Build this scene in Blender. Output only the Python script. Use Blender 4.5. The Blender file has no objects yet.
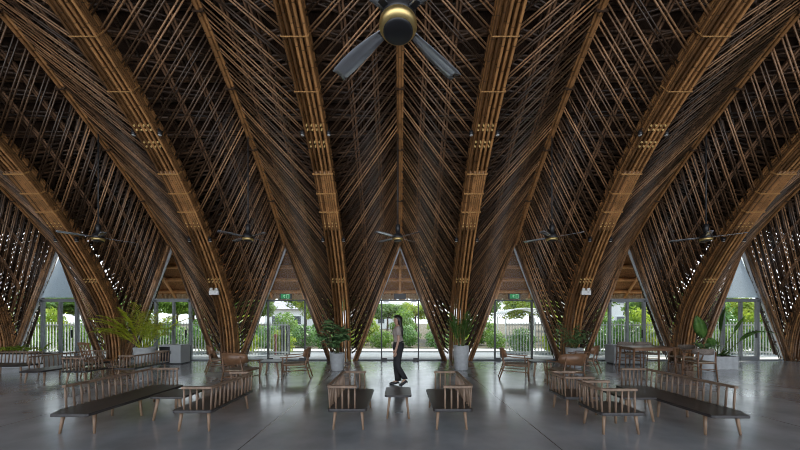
import bpy, bmesh, math, random
from mathutils import Vector, Matrix
R = math.radians
rnd = random.Random(7)
scene = bpy.context.scene
COL = scene.collection

# ------------------------------------------------------------------ camera, sky, sun, exposure
EYE = 1.55
FOCAL = 310            # focal length in pixels of the 800-pixel frame
K = FOCAL / 378        # depth scale
YF = 14.0 * K          # the glass front
cam_d = bpy.data.cameras.new('camera')
cam = bpy.data.objects.new('camera', cam_d)
COL.objects.link(cam)
cam.location = (0, 0, EYE)
cam.rotation_euler = (R(90), 0, 0)
cam_d.sensor_width = 36
cam_d.lens = FOCAL / 800 * 36
cam_d.shift_y = 94 / 800
cam_d.clip_start = 0.05
cam_d.clip_end = 400
scene.camera = cam

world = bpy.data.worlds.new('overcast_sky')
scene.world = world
world.use_nodes = True
wn = world.node_tree.nodes
wl = world.node_tree.links
bg = wn['Background']
tc = wn.new('ShaderNodeTexCoord')
sx = wn.new('ShaderNodeSeparateXYZ')
wl.new(tc.outputs['Generated'], sx.inputs[0])
cr = wn.new('ShaderNodeValToRGB')
cr.color_ramp.elements[0].position = 0.0
cr.color_ramp.elements[0].color = (0.80, 0.83, 0.87, 1)
cr.color_ramp.elements[1].position = 0.7
cr.color_ramp.elements[1].color = (0.62, 0.72, 0.88, 1)
wl.new(sx.outputs['Z'], cr.inputs[0])
wl.new(cr.outputs[0], bg.inputs['Color'])
# added fill: sky strength raised behind the camera to light the hall
SKY_FRONT, SKY_BACK_FILL = 1.55, 2.3
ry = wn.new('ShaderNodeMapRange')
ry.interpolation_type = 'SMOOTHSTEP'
for i_, v_ in ((1, 0.15), (2, -0.75), (3, SKY_FRONT), (4, SKY_BACK_FILL)):
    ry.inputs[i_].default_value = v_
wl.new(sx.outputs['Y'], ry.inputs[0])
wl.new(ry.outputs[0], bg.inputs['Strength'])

sun_d = bpy.data.lights.new('sun', 'SUN')
sun_d.energy = 5.0
sun_d.angle = R(12)
sun_d.color = (1, 0.95, 0.86)
sun = bpy.data.objects.new('sun', sun_d)
COL.objects.link(sun)
sun.rotation_euler = Vector((0.56, 0.26, 0.79)).to_track_quat('Z', 'Y').to_euler()

scene.view_settings.view_transform = 'Standard'
scene.view_settings.look = 'None'
scene.view_settings.gamma = 1
scene.view_settings.use_curve_mapping = False
scene.view_settings.exposure = 0.52
scene.cycles.use_denoising = True
scene.cycles.filter_width = 1.05
scene.cycles.max_bounces = 8
scene.cycles.diffuse_bounces = 5
scene.cycles.glossy_bounces = 4
scene.cycles.transparent_max_bounces = 16
scene.cycles.sample_clamp_indirect = 6

# ------------------------------------------------------------------ materials
def _new(name):
    m = bpy.data.materials.new(name)
    m.use_nodes = True
    return m, m.node_tree.nodes, m.node_tree.links, m.node_tree.nodes['Principled BSDF']

def mat(name, col, rough=0.6, var=0.15, scale=6.0, metal=0.0, spec=0.5, emit=None, stretch=None, bump=0.0):
    m, n, l, p = _new(name)
    p.inputs['Roughness'].default_value = rough
    p.inputs['Metallic'].default_value = metal
    p.inputs['Specular IOR Level'].default_value = spec
    t = n.new('ShaderNodeTexCoord')
    mp = n.new('ShaderNodeMapping')
    if stretch:
        mp.inputs['Scale'].default_value = stretch
    l.new(t.outputs['Object'], mp.inputs[0])
    nz = n.new('ShaderNodeTexNoise')
    nz.inputs['Scale'].default_value = scale
    nz.inputs['Detail'].default_value = 4
    l.new(mp.outputs[0], nz.inputs['Vector'])
    r = n.new('ShaderNodeValToRGB')
    r.color_ramp.elements[0].position = 0.3
    r.color_ramp.elements[1].position = 0.7
    r.color_ramp.elements[0].color = tuple(c * (1 - var) for c in col) + (1,)
    r.color_ramp.elements[1].color = tuple(min(1, c * (1 + var)) for c in col) + (1,)
    l.new(nz.outputs['Fac'], r.inputs[0])
    l.new(r.outputs[0], p.inputs['Base Color'])
    if bump:
        b = n.new('ShaderNodeBump')
        b.inputs['Strength'].default_value = bump
        b.inputs['Distance'].default_value = 0.02
        l.new(nz.outputs['Fac'], b.inputs['Height'])
        l.new(b.outputs[0], p.inputs['Normal'])
    if emit:
        p.inputs['Emission Color'].default_value = tuple(emit[0]) + (1,)
        p.inputs['Emission Strength'].default_value = emit[1]
    return m

def bamboo(name, dark, light, rough=0.38, spec=0.5, node=0.36):
    """UV.x is a constant per pole (tone), UV.y runs along the pole in metres (node rings)."""
    m, n, l, p = _new(name)
    uv = n.new('ShaderNodeUVMap')
    s = n.new('ShaderNodeSeparateXYZ')
    l.new(uv.outputs[0], s.inputs[0])
    r = n.new('ShaderNodeValToRGB')
    e = r.color_ramp.elements
    e[0].color = tuple(dark) + (1,)
    e[1].color = tuple(light) + (1,)
    l.new(s.outputs['X'], r.inputs[0])
    d = n.new('ShaderNodeMath'); d.operation = 'DIVIDE'; d.inputs[1].default_value = node
    l.new(s.outputs['Y'], d.inputs[0])
    f = n.new('ShaderNodeMath'); f.operation = 'FRACT'
    l.new(d.outputs[0], f.inputs[0])
    k = n.new('ShaderNodeValToRGB')
    k.color_ramp.elements[0].position = 0.0
    k.color_ramp.elements[0].color = (0.3, 0.3, 0.3, 1)
    k.color_ramp.elements[1].position = 0.09
    k.color_ramp.elements[1].color = (1, 1, 1, 1)
    x = k.color_ramp.elements.new(0.05); x.color = (1.0, 1.0, 1.0, 1)
    x2 = k.color_ramp.elements.new(0.035); x2.color = (0.35, 0.35, 0.35, 1)
    l.new(f.outputs[0], k.inputs[0])
    t = n.new('ShaderNodeTexCoord')
    nz = n.new('ShaderNodeTexNoise'); nz.inputs['Scale'].default_value = 3.5; nz.inputs['Detail'].default_value = 3
    l.new(t.outputs['Object'], nz.inputs['Vector'])
    nr = n.new('ShaderNodeMapRange'); nr.inputs[1].default_value = 0.3; nr.inputs[2].default_value = 0.7
    nr.inputs[3].default_value = 0.65; nr.inputs[4].default_value = 1.3
    l.new(nz.outputs['Fac'], nr.inputs[0])
    m1 = n.new('ShaderNodeMixRGB'); m1.blend_type = 'MULTIPLY'; m1.inputs[0].default_value = 1
    l.new(r.outputs[0], m1.inputs[1]); l.new(k.outputs[0], m1.inputs[2])
    m2 = n.new('ShaderNodeMixRGB'); m2.blend_type = 'MULTIPLY'; m2.inputs[0].default_value = 1
    l.new(m1.outputs[0], m2.inputs[1]); l.new(nr.outputs[0], m2.inputs[2])
    l.new(m2.outputs[0], p.inputs['Base Color'])
    p.inputs['Roughness'].default_value = rough
    p.inputs['Specular IOR Level'].default_value = spec
    return m

def leafmat(name, a, b, trans=0.35, rough=0.45, scale=9):
    m, n, l, p = _new(name)
    t = n.new('ShaderNodeTexCoord')
    nz = n.new('ShaderNodeTexNoise'); nz.inputs['Scale'].default_value = scale
    l.new(t.outputs['Object'], nz.inputs['Vector'])
    r = n.new('ShaderNodeValToRGB')
    r.color_ramp.elements[0].position = 0.35; r.color_ramp.elements[0].color = tuple(a) + (1,)
    r.color_ramp.elements[1].position = 0.65; r.color_ramp.elements[1].color = tuple(b) + (1,)
    l.new(nz.outputs['Fac'], r.inputs[0])
    l.new(r.outputs[0], p.inputs['Base Color'])
    p.inputs['Roughness'].default_value = rough
    tr = n.new('ShaderNodeBsdfTranslucent')
    l.new(r.outputs[0], tr.inputs['Color'])
    mx = n.new('ShaderNodeMixShader'); mx.inputs[0].default_value = trans
    l.new(p.outputs[0], mx.inputs[1]); l.new(tr.outputs[0], mx.inputs[2])
    l.new(mx.outputs[0], n['Material Output'].inputs['Surface'])
    return m

def glassmat(name, tint=(0.96, 0.98, 0.97), gloss=0.2):
    m, n, l, p = _new(name)
    n.remove(p)
    tr = n.new('ShaderNodeBsdfTransparent'); tr.inputs[0].default_value = tuple(tint) + (1,)
    g = n.new('ShaderNodeBsdfGlossy'); g.inputs['Roughness'].default_value = 0.02
    fr = n.new('ShaderNodeFresnel'); fr.inputs[0].default_value = 1.45
    mm = n.new('ShaderNodeMath'); mm.operation = 'MULTIPLY'; mm.inputs[1].default_value = gloss
    l.new(fr.outputs[0], mm.inputs[0])
    mx = n.new('ShaderNodeMixShader')
    l.new(mm.outputs[0], mx.inputs[0]); l.new(tr.outputs[0], mx.inputs[1]); l.new(g.outputs[0], mx.inputs[2])
    l.new(mx.outputs[0], n['Material Output'].inputs['Surface'])
    return m

def frostmat(name):
    m, n, l, p = _new(name)
    n.remove(p)
    a = n.new('ShaderNodeBsdfTranslucent'); a.inputs[0].default_value = (0.62, 0.68, 0.76, 1)
    b = n.new('ShaderNodeBsdfDiffuse'); b.inputs[0].default_value = (0.4, 0.44, 0.5, 1)
    mx = n.new('ShaderNodeMixShader'); mx.inputs[0].default_value = 0.35
    l.new(a.outputs[0], mx.inputs[1]); l.new(b.outputs[0], mx.inputs[2])
    l.new(mx.outputs[0], n['Material Output'].inputs['Surface'])
    return m

def floormat():
    m, n, l, p = _new('polished_concrete')
    t = n.new('ShaderNodeTexCoord')
    n1 = n.new('ShaderNodeTexNoise'); n1.inputs['Scale'].default_value = 1.1; n1.inputs['Detail'].default_value = 4; n1.inputs['Roughness'].default_value = 0.5
    l.new(t.outputs['Object'], n1.inputs['Vector'])
    r = n.new('ShaderNodeValToRGB')
    r.color_ramp.elements[0].position = 0.3; r.color_ramp.elements[0].color = (0.26, 0.27, 0.28, 1)
    r.color_ramp.elements[1].position = 0.72; r.color_ramp.elements[1].color = (0.47, 0.485, 0.50, 1)
    l.new(n1.outputs['Fac'], r.inputs[0])
    # saw-cut joints every 3.84 m across, 4.6 m along
    s = n.new('ShaderNodeSeparateXYZ'); l.new(t.outputs['Object'], s.inputs[0])
    def joint(out, off, step, w):
        a = n.new('ShaderNodeMath'); a.operation = 'ADD'; a.inputs[1].default_value = off
        l.new(out, a.inputs[0])
        b = n.new('ShaderNodeMath'); b.operation = 'PINGPONG'; b.inputs[1].default_value = step / 2
        l.new(a.outputs[0], b.inputs[0])
        c = n.new('ShaderNodeMath'); c.operation = 'LESS_THAN'; c.inputs[1].default_value = w
        l.new(b.outputs[0], c.inputs[0])
        return c.outputs[0]
    jx = joint(s.outputs['X'], 1.92, 3.84, 0.008)
    jy = joint(s.outputs['Y'], 0.0, 13.4, 0.008)
    mxj = n.new('ShaderNodeMath'); mxj.operation = 'MAXIMUM'
    l.new(jx, mxj.inputs[0]); l.new(jy, mxj.inputs[1])
    mc = n.new('ShaderNodeMixRGB'); mc.inputs[2].default_value = (0.12, 0.12, 0.125, 1)
    l.new(mxj.outputs[0], mc.inputs[0]); l.new(r.outputs[0], mc.inputs[1])
    l.new(mc.outputs[0], p.inputs['Base Color'])
    n2 = n.new('ShaderNodeTexNoise'); n2.inputs['Scale'].default_value = 0.9; n2.inputs['Detail'].default_value = 2
    l.new(t.outputs['Object'], n2.inputs['Vector'])
    rr = n.new('ShaderNodeMapRange'); rr.inputs[1].default_value = 0.3; rr.inputs[2].default_value = 0.7
    rr.inputs[3].default_value = 0.15; rr.inputs[4].default_value = 0.27
    l.new(n2.outputs['Fac'], rr.inputs[0]); l.new(rr.outputs[0], p.inputs['Roughness'])
    p.inputs['Specular IOR Level'].default_value = 0.8
    p.inputs['Coat Weight'].default_value = 0.55
    p.inputs['Coat Roughness'].default_value = 0.17
    return m

M = {}
M['rib'] = bamboo('rib_bamboo', (0.12, 0.056, 0.020), (0.44, 0.215, 0.08), 0.33)
M['pole'] = bamboo('lattice_bamboo', (0.05, 0.028, 0.016), (0.38, 0.205, 0.10), 0.30, 0.6)
M['back'] = bamboo('shaded_rear_bamboo', (0.020, 0.012, 0.008), (0.095, 0.050, 0.026), 0.42)  # bamboo darkened in colour, standing for shade behind the front poles
M['purlin'] = bamboo('purlin_bamboo', (0.04, 0.023, 0.013), (0.17, 0.09, 0.047), 0.42)
M['band'] = mat('split_bamboo_band', (0.50, 0.27, 0.10), 0.5, 0.2, 20)
M['cut'] = mat('cut_bamboo_end', (0.66, 0.44, 0.17), 0.55, 0.2, 30)
M['thatch'] = mat('shaded_dry_thatch', (0.045, 0.027, 0.018), 0.9, 0.55, 16, stretch=(5, 1, 1), bump=0.6, spec=0.1)  # thatch colour darkened to stand for the deep shade above the lattice
M['eave'] = mat('lit_straw_eave', (0.34, 0.16, 0.065), 0.9, 0.5, 14, stretch=(5, 1, 1), bump=0.6, spec=0.1)  # same thatch, lightened in colour for light bounced up under the eave
M['batten'] = mat('orange_brown_batten', (0.66, 0.30, 0.11), 0.6, 0.25, 5)
M['fringe'] = mat('thatch_fringe', (0.62, 0.43, 0.26), 0.9, 0.4, 25, stretch=(5, 1, 0.5), bump=0.6, spec=0.1)
M['floor'] = floormat()
M['alu'] = mat('grey_powder_coated_frame', (0.20, 0.215, 0.225), 0.45, 0.05, 4)
M['alulight'] = mat('pale_grey_edge_trim', (0.50, 0.52, 0.54), 0.4, 0.06, 4)
M['black'] = mat('black_metal', (0.018, 0.018, 0.02), 0.4, 0.1, 5)
M['dark'] = mat('dark_steel', (0.035, 0.037, 0.04), 0.45, 0.1, 5)
M['glass'] = glassmat('clear_glass')
M['frost'] = frostmat('grey_frosted_panel')
M['white'] = mat('white_plastic', (0.75, 0.75, 0.73), 0.4, 0.04, 5)
M['gold'] = mat('brushed_brass', (0.80, 0.60, 0.26), 0.45, 0.1, 8, metal=1.0)
M['blade'] = mat('fan_blade_lacquer', (0.42, 0.44, 0.47), 0.24, 0.1, 4, spec=1.0, metal=0.6)
M['seat'] = mat('charcoal_stained_wood', (0.040, 0.036, 0.036), 0.34, 0.3, 8, stretch=(1, 0.15, 1))
M['wood'] = mat('walnut_wood', (0.25, 0.170, 0.118), 0.42, 0.3, 14, stretch=(1, 1, 0.2))
M['legwood'] = mat('brown_leg_wood', (0.30, 0.195, 0.125), 0.42, 0.25, 14, stretch=(1, 1, 0.2))
M['chair'] = mat('honey_brown_wood', (0.20, 0.105, 0.055), 0.35, 0.3, 12, stretch=(0.4, 1, 1))
M['weave'] = mat('woven_paper_cord', (0.30, 0.24, 0.17), 0.8, 0.35, 60, bump=0.5)
M['concrete'] = mat('pale_concrete_pot', (0.50, 0.52, 0.53), 0.7, 0.12, 9, bump=0.1)
M['soil'] = mat('potting_soil', (0.035, 0.025, 0.018), 0.95, 0.4, 30, bump=0.5)
M['cab'] = mat('light_grey_laminate', (0.40, 0.42, 0.43), 0.5, 0.06, 4)
M['skin'] = mat('skin', (0.45, 0.27, 0.19), 0.5, 0.05, 8)
M['hair'] = mat('dark_hair', (0.012, 0.009, 0.008), 0.4, 0.4, 30, stretch=(6, 6, 0.5))
M['blouse'] = mat('beige_grey_cotton', (0.34, 0.29, 0.26), 0.85, 0.12, 20)
M['trouser'] = mat('black_cloth', (0.020, 0.020, 0.023), 0.8, 0.2, 20)
M['leaf'] = leafmat('garden_leaf', (0.09, 0.20, 0.025), (0.24, 0.38, 0.06), 0.6)
M['leaf2'] = leafmat('tree_leaf', (0.08, 0.17, 0.03), (0.22, 0.33, 0.07), 0.6, scale=1.2)
M['leafy'] = leafmat('yellow_green_leaf', (0.20, 0.33, 0.03), (0.46, 0.52, 0.07), 0.6, scale=2)
M['leafi'] = leafmat('areca_leaf', (0.42, 0.54, 0.04), (0.80, 0.80, 0.12), 0.5)
M['leafd'] = leafmat('dark_green_leaf', (0.09, 0.20, 0.07), (0.22, 0.36, 0.15), 0.25, 0.35)
M['leafm'] = leafmat('mid_green_leaf', (0.07, 0.18, 0.035), (0.17, 0.32, 0.07), 0.35, 0.4)
M['stem'] = mat('green_stem', (0.12, 0.16, 0.05), 0.6, 0.2, 8)
M['bark'] = mat('brown_bark', (0.09, 0.065, 0.045), 0.9, 0.4, 10, bump=0.5)
M['pave'] = mat('pale_paving', (0.58, 0.57, 0.55), 0.75, 0.1, 2)
M['road'] = mat('grey_road', (0.24, 0.26, 0.28), 0.8, 0.12, 2)
M['kerb'] = mat('pale_kerb_stone', (0.55, 0.55, 0.53), 0.8, 0.1, 4)
M['bed'] = mat('brown_planting_bed', (0.09, 0.075, 0.045), 0.95, 0.4, 8)
M['lawn'] = mat('garden_grass_ground', (0.12, 0.20, 0.05), 0.95, 0.4, 6)
M['fence'] = mat('white_painted_metal', (0.66, 0.68, 0.67), 0.5, 0.05, 5)
M['house'] = mat('pale_render', (0.62, 0.62, 0.60), 0.85, 0.08, 1)
M['tiles'] = mat('grey_roof_tiles', (0.30, 0.29, 0.30), 0.8, 0.25, 6)
M['window'] = mat('dark_window_glass', (0.06, 0.07, 0.08), 0.15, 0.1, 2)
M['red'] = mat('red_paint', (0.45, 0.04, 0.04), 0.5, 0.1, 4)
M['green'] = mat('green_sign_face', (0.01, 0.22, 0.06), 0.5, 0.05, 4, emit=((0.02, 0.5, 0.14), 0.12))
M['signwhite'] = mat('pale_sign_figure', (0.5, 0.75, 0.55), 0.5, 0.05, 4, emit=((0.5, 0.9, 0.6), 0.15))
M['wicker'] = mat('grey_brown_wicker', (0.22, 0.18, 0.15), 0.8, 0.35, 50, bump=0.5)
M['screen'] = mat('black_panel', (0.02, 0.02, 0.022), 0.3, 0.1, 4)

# ------------------------------------------------------------------ mesh helpers
class MB:
    def __init__(self):
        self.v = []; self.f = []; self.uv = []; self.sm = []
    def add(self, vs, fs, smooth=False, uvs=None):
        o = len(self.v)
        self.v += [tuple(p) for p in vs]
        for i, f in enumerate(fs):
            self.f.append(tuple(o + k for k in f))
            self.sm.append(smooth)
            self.uv += (uvs[i] if uvs else [(0.5, 0.5)] * len(f))
        return self
    def box(self, c, s, rz=0.0, mtx=None):
        vs = []
        for x in (-.5, .5):
            for y in (-.5, .5):
                for z in (-.5, .5):
                    vs.append(Vector((x * s[0], y * s[1], z * s[2])))
        rot = Matrix.Rotation(rz, 3, 'Z') if mtx is None else mtx
        vs = [rot @ p + Vector(c) for p in vs]
        return self.add(vs, [(0, 1, 3, 2), (4, 6, 7, 5), (0, 4, 5, 1), (2, 3, 7, 6), (0, 2, 6, 4), (1, 5, 7, 3)])
    def tube(self, pts, r, n=6, tone=None, r2=None, v0=None, cap=True, flat=None, smooth=True):
        """sweep an n-gon (or a flat w x h section) along pts."""
        pts = [Vector(p) for p in pts]
        k = len(pts)
        tone = rnd.random() if tone is None else tone
        acc = rnd.random() * 0.36 if v0 is None else v0
        rings = []; lens = []
        up0 = None
        for i, p in enumerate(pts):
            d = (pts[min(i + 1, k - 1)] - pts[max(i - 1, 0)])
            if d.length < 1e-9: d = Vector((0, 0, 1))
            d.normalize()
            if up0 is None:
                up0 = Vector((0, 0, 1)) if abs(d.z) < 0.9 else Vector((1, 0, 0))
            a = d.cross(up0)
            if a.length < 1e-4: a = d.orthogonal()
            a.normalize()
            b = a.cross(d).normalized()
            up0 = b
            if i: acc += (p - pts[i - 1]).length
            lens.append(acc)
            rr = r if r2 is None else r + (r2 - r) * i / (k - 1)
            if isinstance(r, (list, tuple)): rr = r[i]
            if flat:
                w, h = flat
                rings.append([p + a * (w / 2) + b * (h / 2), p - a * (w / 2) + b * (h / 2), p - a * (w / 2) - b * (h / 2), p + a * (w / 2) - b * (h / 2)])
            else:
                rings.append([p + (a * math.cos(2 * math.pi * j / n) + b * math.sin(2 * math.pi * j / n)) * rr for j in range(n)])
        m = len(rings[0])
        vs = [q for ring in rings for q in ring]
        fs = []; us = []
        for i in range(k - 1):
            for j in range(m):
                jj = (j + 1) % m
                fs.append((i * m + j, (i + 1) * m + j, (i + 1) * m + jj, i * m + jj))
                us.append([(tone, lens[i]), (tone, lens[i + 1]), (tone, lens[i + 1]), (tone, lens[i])])
        self.add(vs, fs, smooth=smooth and not flat, uvs=us)
        if cap:
            o = len(self.v) - len(vs)
            for ring in (tuple(range(m - 1, -1, -1)), tuple((k - 1) * m + j for j in range(m))):
                self.f.append(tuple(o + q for q in ring)); self.sm.append(False)
                self.uv += [(tone, 0.2)] * m
        return self
    def lathe(self, prof, c=(0, 0, 0), n=20, smooth=True):
        vs = []; fs = []
        for r, z in prof:
            for j in range(n):
                a = 2 * math.pi * j / n
                vs.append((c[0] + r * math.cos(a), c[1] + r * math.sin(a), c[2] + z))
        k = len(prof)
        for i in range(k - 1):
            for j in range(n):
                jj = (j + 1) % n
                fs.append((i * n + j, i * n + jj, (i + 1) * n + jj, (i + 1) * n + j))
        self.add(vs, fs, smooth)
        o = len(self.v) - len(vs)
        for ring in (tuple(range(n - 1, -1, -1)), tuple((k - 1) * n + j for j in range(n))):
            self.f.append(tuple(o + q for q in ring)); self.sm.append(False); self.uv += [(0.5, 0.5)] * n
        return self
    def prism(self, poly, z0, z1):
        n = len(poly)
        vs = [(x, y, z0) for x, y in poly] + [(x, y, z1) for x, y in poly]
        fs = [tuple(range(n - 1, -1, -1)), tuple(range(n, 2 * n))] + [(i, (i + 1) % n, n + (i + 1) % n, n + i) for i in range(n)]
        return self.add(vs, fs)
    def loft(self, rings, n=18, cap=True):
        """rings: (cx, cy, z, rx, ry), joined bottom to top"""
        vs = []; fs = []; k = len(rings)
        for cx, cy, z, rx, ry in rings:
            for j in range(n):
                a = 2 * math.pi * j / n
                vs.append((cx + rx * math.cos(a), cy + ry * math.sin(a), z))
        for i in range(k - 1):
            for j in range(n):
                jj = (j + 1) % n
                fs.append((i * n + j, i * n + jj, (i + 1) * n + jj, (i + 1) * n + j))
        if cap: fs += [tuple(range(n - 1, -1, -1)), tuple((k - 1) * n + j for j in range(n))]
        return self.add(vs, fs, True)
    def strip(self, left, right, smooth=True):
        n = len(left)
        vs = [tuple(p) for p in left] + [tuple(p) for p in right]
        return self.add(vs, [(i, i + 1, n + i + 1, n + i) for i in range(n - 1)], smooth)
    def mesh(self, name, m, fix=True):
        me = bpy.data.meshes.new(name)
        me.from_pydata(self.v, [], self.f)
        me.polygons.foreach_set('use_smooth', self.sm)
        u = me.uv_layers.new(name='UVMap')
        u.data.foreach_set('uv', [c for p in self.uv for c in p])
        me.materials.append(m)
        me.update()
        if fix:
            b = bmesh.new(); b.from_mesh(me)
            bmesh.ops.recalc_face_normals(b, faces=b.faces)
            b.to_mesh(me); b.free()
        return me
    def build(self, name, m, parent=None, bevel=0.0, thick=0.0):
        o = bpy.data.objects.new(name, self.mesh(name, m, name not in ('foliage', 'crown')))
        COL.objects.link(o)
        o.cycles.shadow_terminator_geometry_offset = 0.0
        o.cycles.shadow_terminator_offset = 0.0
        if parent: o.parent = parent
        if thick:
            s = o.modifiers.new('s', 'SOLIDIFY'); s.thickness = thick; s.offset = 0
        if bevel:
            b = o.modifiers.new('b', 'BEVEL'); b.width = bevel; b.segments = 2; b.limit_method = 'ANGLE'
        return o

def tag(o, label=None, cat=None, group=None, kind=None):
    for k, v in (('label', label), ('category', cat), ('group', group), ('kind', kind)):
        if v: o[k] = v
    return o
def empty(name, loc, rz=0.0, label=None, cat=None, group=None):
    o = bpy.data.objects.new(name, None)
    COL.objects.link(o)
    o.empty_display_size = 0.2
    o.location = (loc[0], loc[1] * K, loc[2])
    o.rotation_euler = (0, 0, rz)
    return tag(o, label, cat, group)
KIDS = {}
def kids(o):
    return [c for c in COL.objects if c.parent == o]
def copy_tree(o, parent=None):
    c = o.copy()
    COL.objects.link(c)
    if parent: c.parent = parent
    for ch in list(o.children): copy_tree(ch, c)
    return c
def place(o, loc, rz=0.0, label=None, group=None, s=None):
    o.location = (loc[0], loc[1] * K, loc[2])
    o.rotation_euler = (0, 0, rz)
    if s: o.scale = s if isinstance(s, tuple) else (s, s, s)
    if label: o['label'] = label
    if group: o['group'] = group
    return o

def curve(pts, n):
    """Catmull-Rom through pts, resampled to n points equally spaced; returns points and total length."""
    P = [Vector(p) for p in pts]
    P = [P[0] * 2 - P[1]] + P + [P[-1] * 2 - P[-2]]
    d = []
    for i in range(1, len(P) - 2):
        for k in range(24):
            t = k / 24
            a, b, c, e = P[i - 1], P[i], P[i + 1], P[i + 2]
            d.append(0.5 * ((2 * b) + (c - a) * t + (2 * a - 5 * b + 4 * c - e) * t * t + (3 * b - a - 3 * c + e) * t ** 3))
    d.append(P[-2])
    L = [0]
    for i in range(1, len(d)): L.append(L[-1] + (d[i] - d[i - 1]).length)
    out = []; j = 0
    for q in range(n):
        s = L[-1] * q / (n - 1)
        while j < len(L) - 2 and L[j + 1] < s: j += 1
        u = (s - L[j]) / max(1e-9, L[j + 1] - L[j])
        out.append(d[j].lerp(d[j + 1], u))
    return out, L[-1]

# ------------------------------------------------------------------ arch geometry (y, z) measured in the plane of each rib / ridge
BAY = 4.24
RIBP = [(14.0, 0.0), (13.9, .9), (13.6, 1.87), (13.08, 2.7), (12.27, 3.75), (11.45, 4.62), (10.4, 5.55), (9.47, 6.22), (8.59, 6.75), (7.88, 7.12), (7.1, 7.5), (6, 7.95), (5, 8.2), (4, 8.3), (3, 8.2), (2, 7.95)]
RIDP = [(14.0, 4.3), (12.2, 5.72), (10.4, 6.88), (9.1, 7.6), (7.9, 8.16), (6.5, 8.65), (5.2, 8.95), (4, 9.05), (2.8, 8.95), (1.6, 8.68)]
RIBP = [(y * K, z) for y, z in RIBP]
RIDP = [(y * K, z) for y, z in RIDP]
NR = 400
RIB = [Vector((0, p.y * K, p.z)) for p in curve([(0, y / K, z) for y, z in RIBP], NR)[0]]
RID = [Vector((0, p.y * K, p.z)) for p in curve([(0, y / K, z) for y, z in RIDP], NR)[0]]
def at(C, t):
    t = max(0, min(1, t)) * (NR - 1)
    i = min(int(t), NR - 2)
    return C[i].lerp(C[i + 1], t - i)
def normal(C, t):
    d = at(C, t + .004) - at(C, t - .004)
    return Vector((0, -d.z, d.y)).normalized() * (1 if d.y < 0 else -1) * -1
def out(C, t):
    """unit normal pointing up / outside the hall"""
    d = at(C, t + .004) - at(C, t - .004)
    nrm = Vector((0, d.z, -d.y)).normalized()
    if nrm.z < -1e-6 or (abs(nrm.z) < .2 and nrm.y < 0): nrm = -nrm
    return nrm
def t_at_y(C, y):
    y = y * K
    best = min(range(NR), key=lambda i: abs(C[i].y - y) + (0 if i < NR * .8 else 9))
    return best / (NR - 1)
TR4 = t_at_y(RIB, 4.0); TG4 = t_at_y(RID, 4.0)

# ------------------------------------------------------------------ the setting
def struct(name, mb, m, parent=None, **k):
    o = mb.build(name, m, parent, **k)
    if parent is None: o['kind'] = 'structure'
    return o

struct('floor', MB().box((0, (YF + .4 - 7) / 2, -.1), (40, YF + 7.4, .2)), M['floor'])
struct('ground', MB().box((0, YF + 50.4, -.16), (240, 100, .2)), M['bed'])
struct('pavement', MB().box((0, YF + .95, -.08), (60, 1.1, .1)), M['pave'])
struct('road', MB().box((0, YF + 2.4, -.09), (120, 1.8, .1)), M['road'])
struct('kerb', MB().box((0, YF + 3.85, -.03), (120, 1.1, .12)), M['kerb'])

# thatch roof: a thick folded sheet along x
RO = [(y * K, z) for y, z in ((-6.5, 7.3), (-5.5, 7.75), (-4, 8.3), (-2, 8.9), (0, 9.35), (1.5, 9.52), (2.8, 9.6), (3.4, 9.62), (4, 9.62))] + [(y, z + .55) for y, z in RIDP[6:0:-1]] + [(YF, 4.95), (YF + .3, 4.62)]  # unseen rear stretch kept high and open-ended to let sky light in
def sheet(prof, x0, x1, th):
    mb = MB(); n = len(prof)
    up = []
    for i, (y, z) in enumerate(prof):
        a = prof[max(0, i - 1)]; b = prof[min(n - 1, i + 1)]
        d = Vector((b[0] - a[0], b[1] - a[1])).normalized()
        up.append((y - d.y * th, z + d.x * th))
    vs = [(x0, y, z) for y, z in prof] + [(x1, y, z) for y, z in prof] + [(x0, y, z) for y, z in up] + [(x1, y, z) for y, z in up]
    fs = []
    for i in range(n - 1):
        fs += [(i, i + 1, n + i + 1, n + i), (2 * n + i, 3 * n + i, 3 * n + i + 1, 2 * n + i + 1), (i, 2 * n + i, 2 * n + i + 1, i + 1), (n + i, n + i + 1, 3 * n + i + 1, 3 * n + i)]
    fs += [(0, n, 3 * n, 2 * n), (n - 1, 3 * n - 1, 4 * n - 1, 2 * n - 1)]
    return mb.add(vs, fs)
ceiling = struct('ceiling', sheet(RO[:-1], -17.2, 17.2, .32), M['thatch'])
# purlins and rafters under the thatch (parts of the ceiling)
UND = [(y, z - .10) for y, z in RO[8:-1]]
PUR, PLEN = curve([(0, y, z) for y, z in UND], NR)
for i in range(22):
    p = at(PUR, .01 + i * .985 / 21)
    mb = MB()
    for dy in (-.045, .045):
        mb.tube([(-17.1, p.y + dy, p.z - abs(dy)), (17.1, p.y + dy, p.z - abs(dy))], .034, 8, v0=rnd.random(), smooth=False)
    mb.build('purlin', M['purlin'], ceiling)
for i in range(33):
    x = -16.96 + i * 1.06
    mb = MB()
    for dx in (-.05, .05):
        mb.tube([(x + dx, at(PUR, t / 24).y, at(PUR, t / 24).z - .09) for t in range(25)], .036, 6)
    mb.build('rafter', M['purlin'], ceiling)
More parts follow.
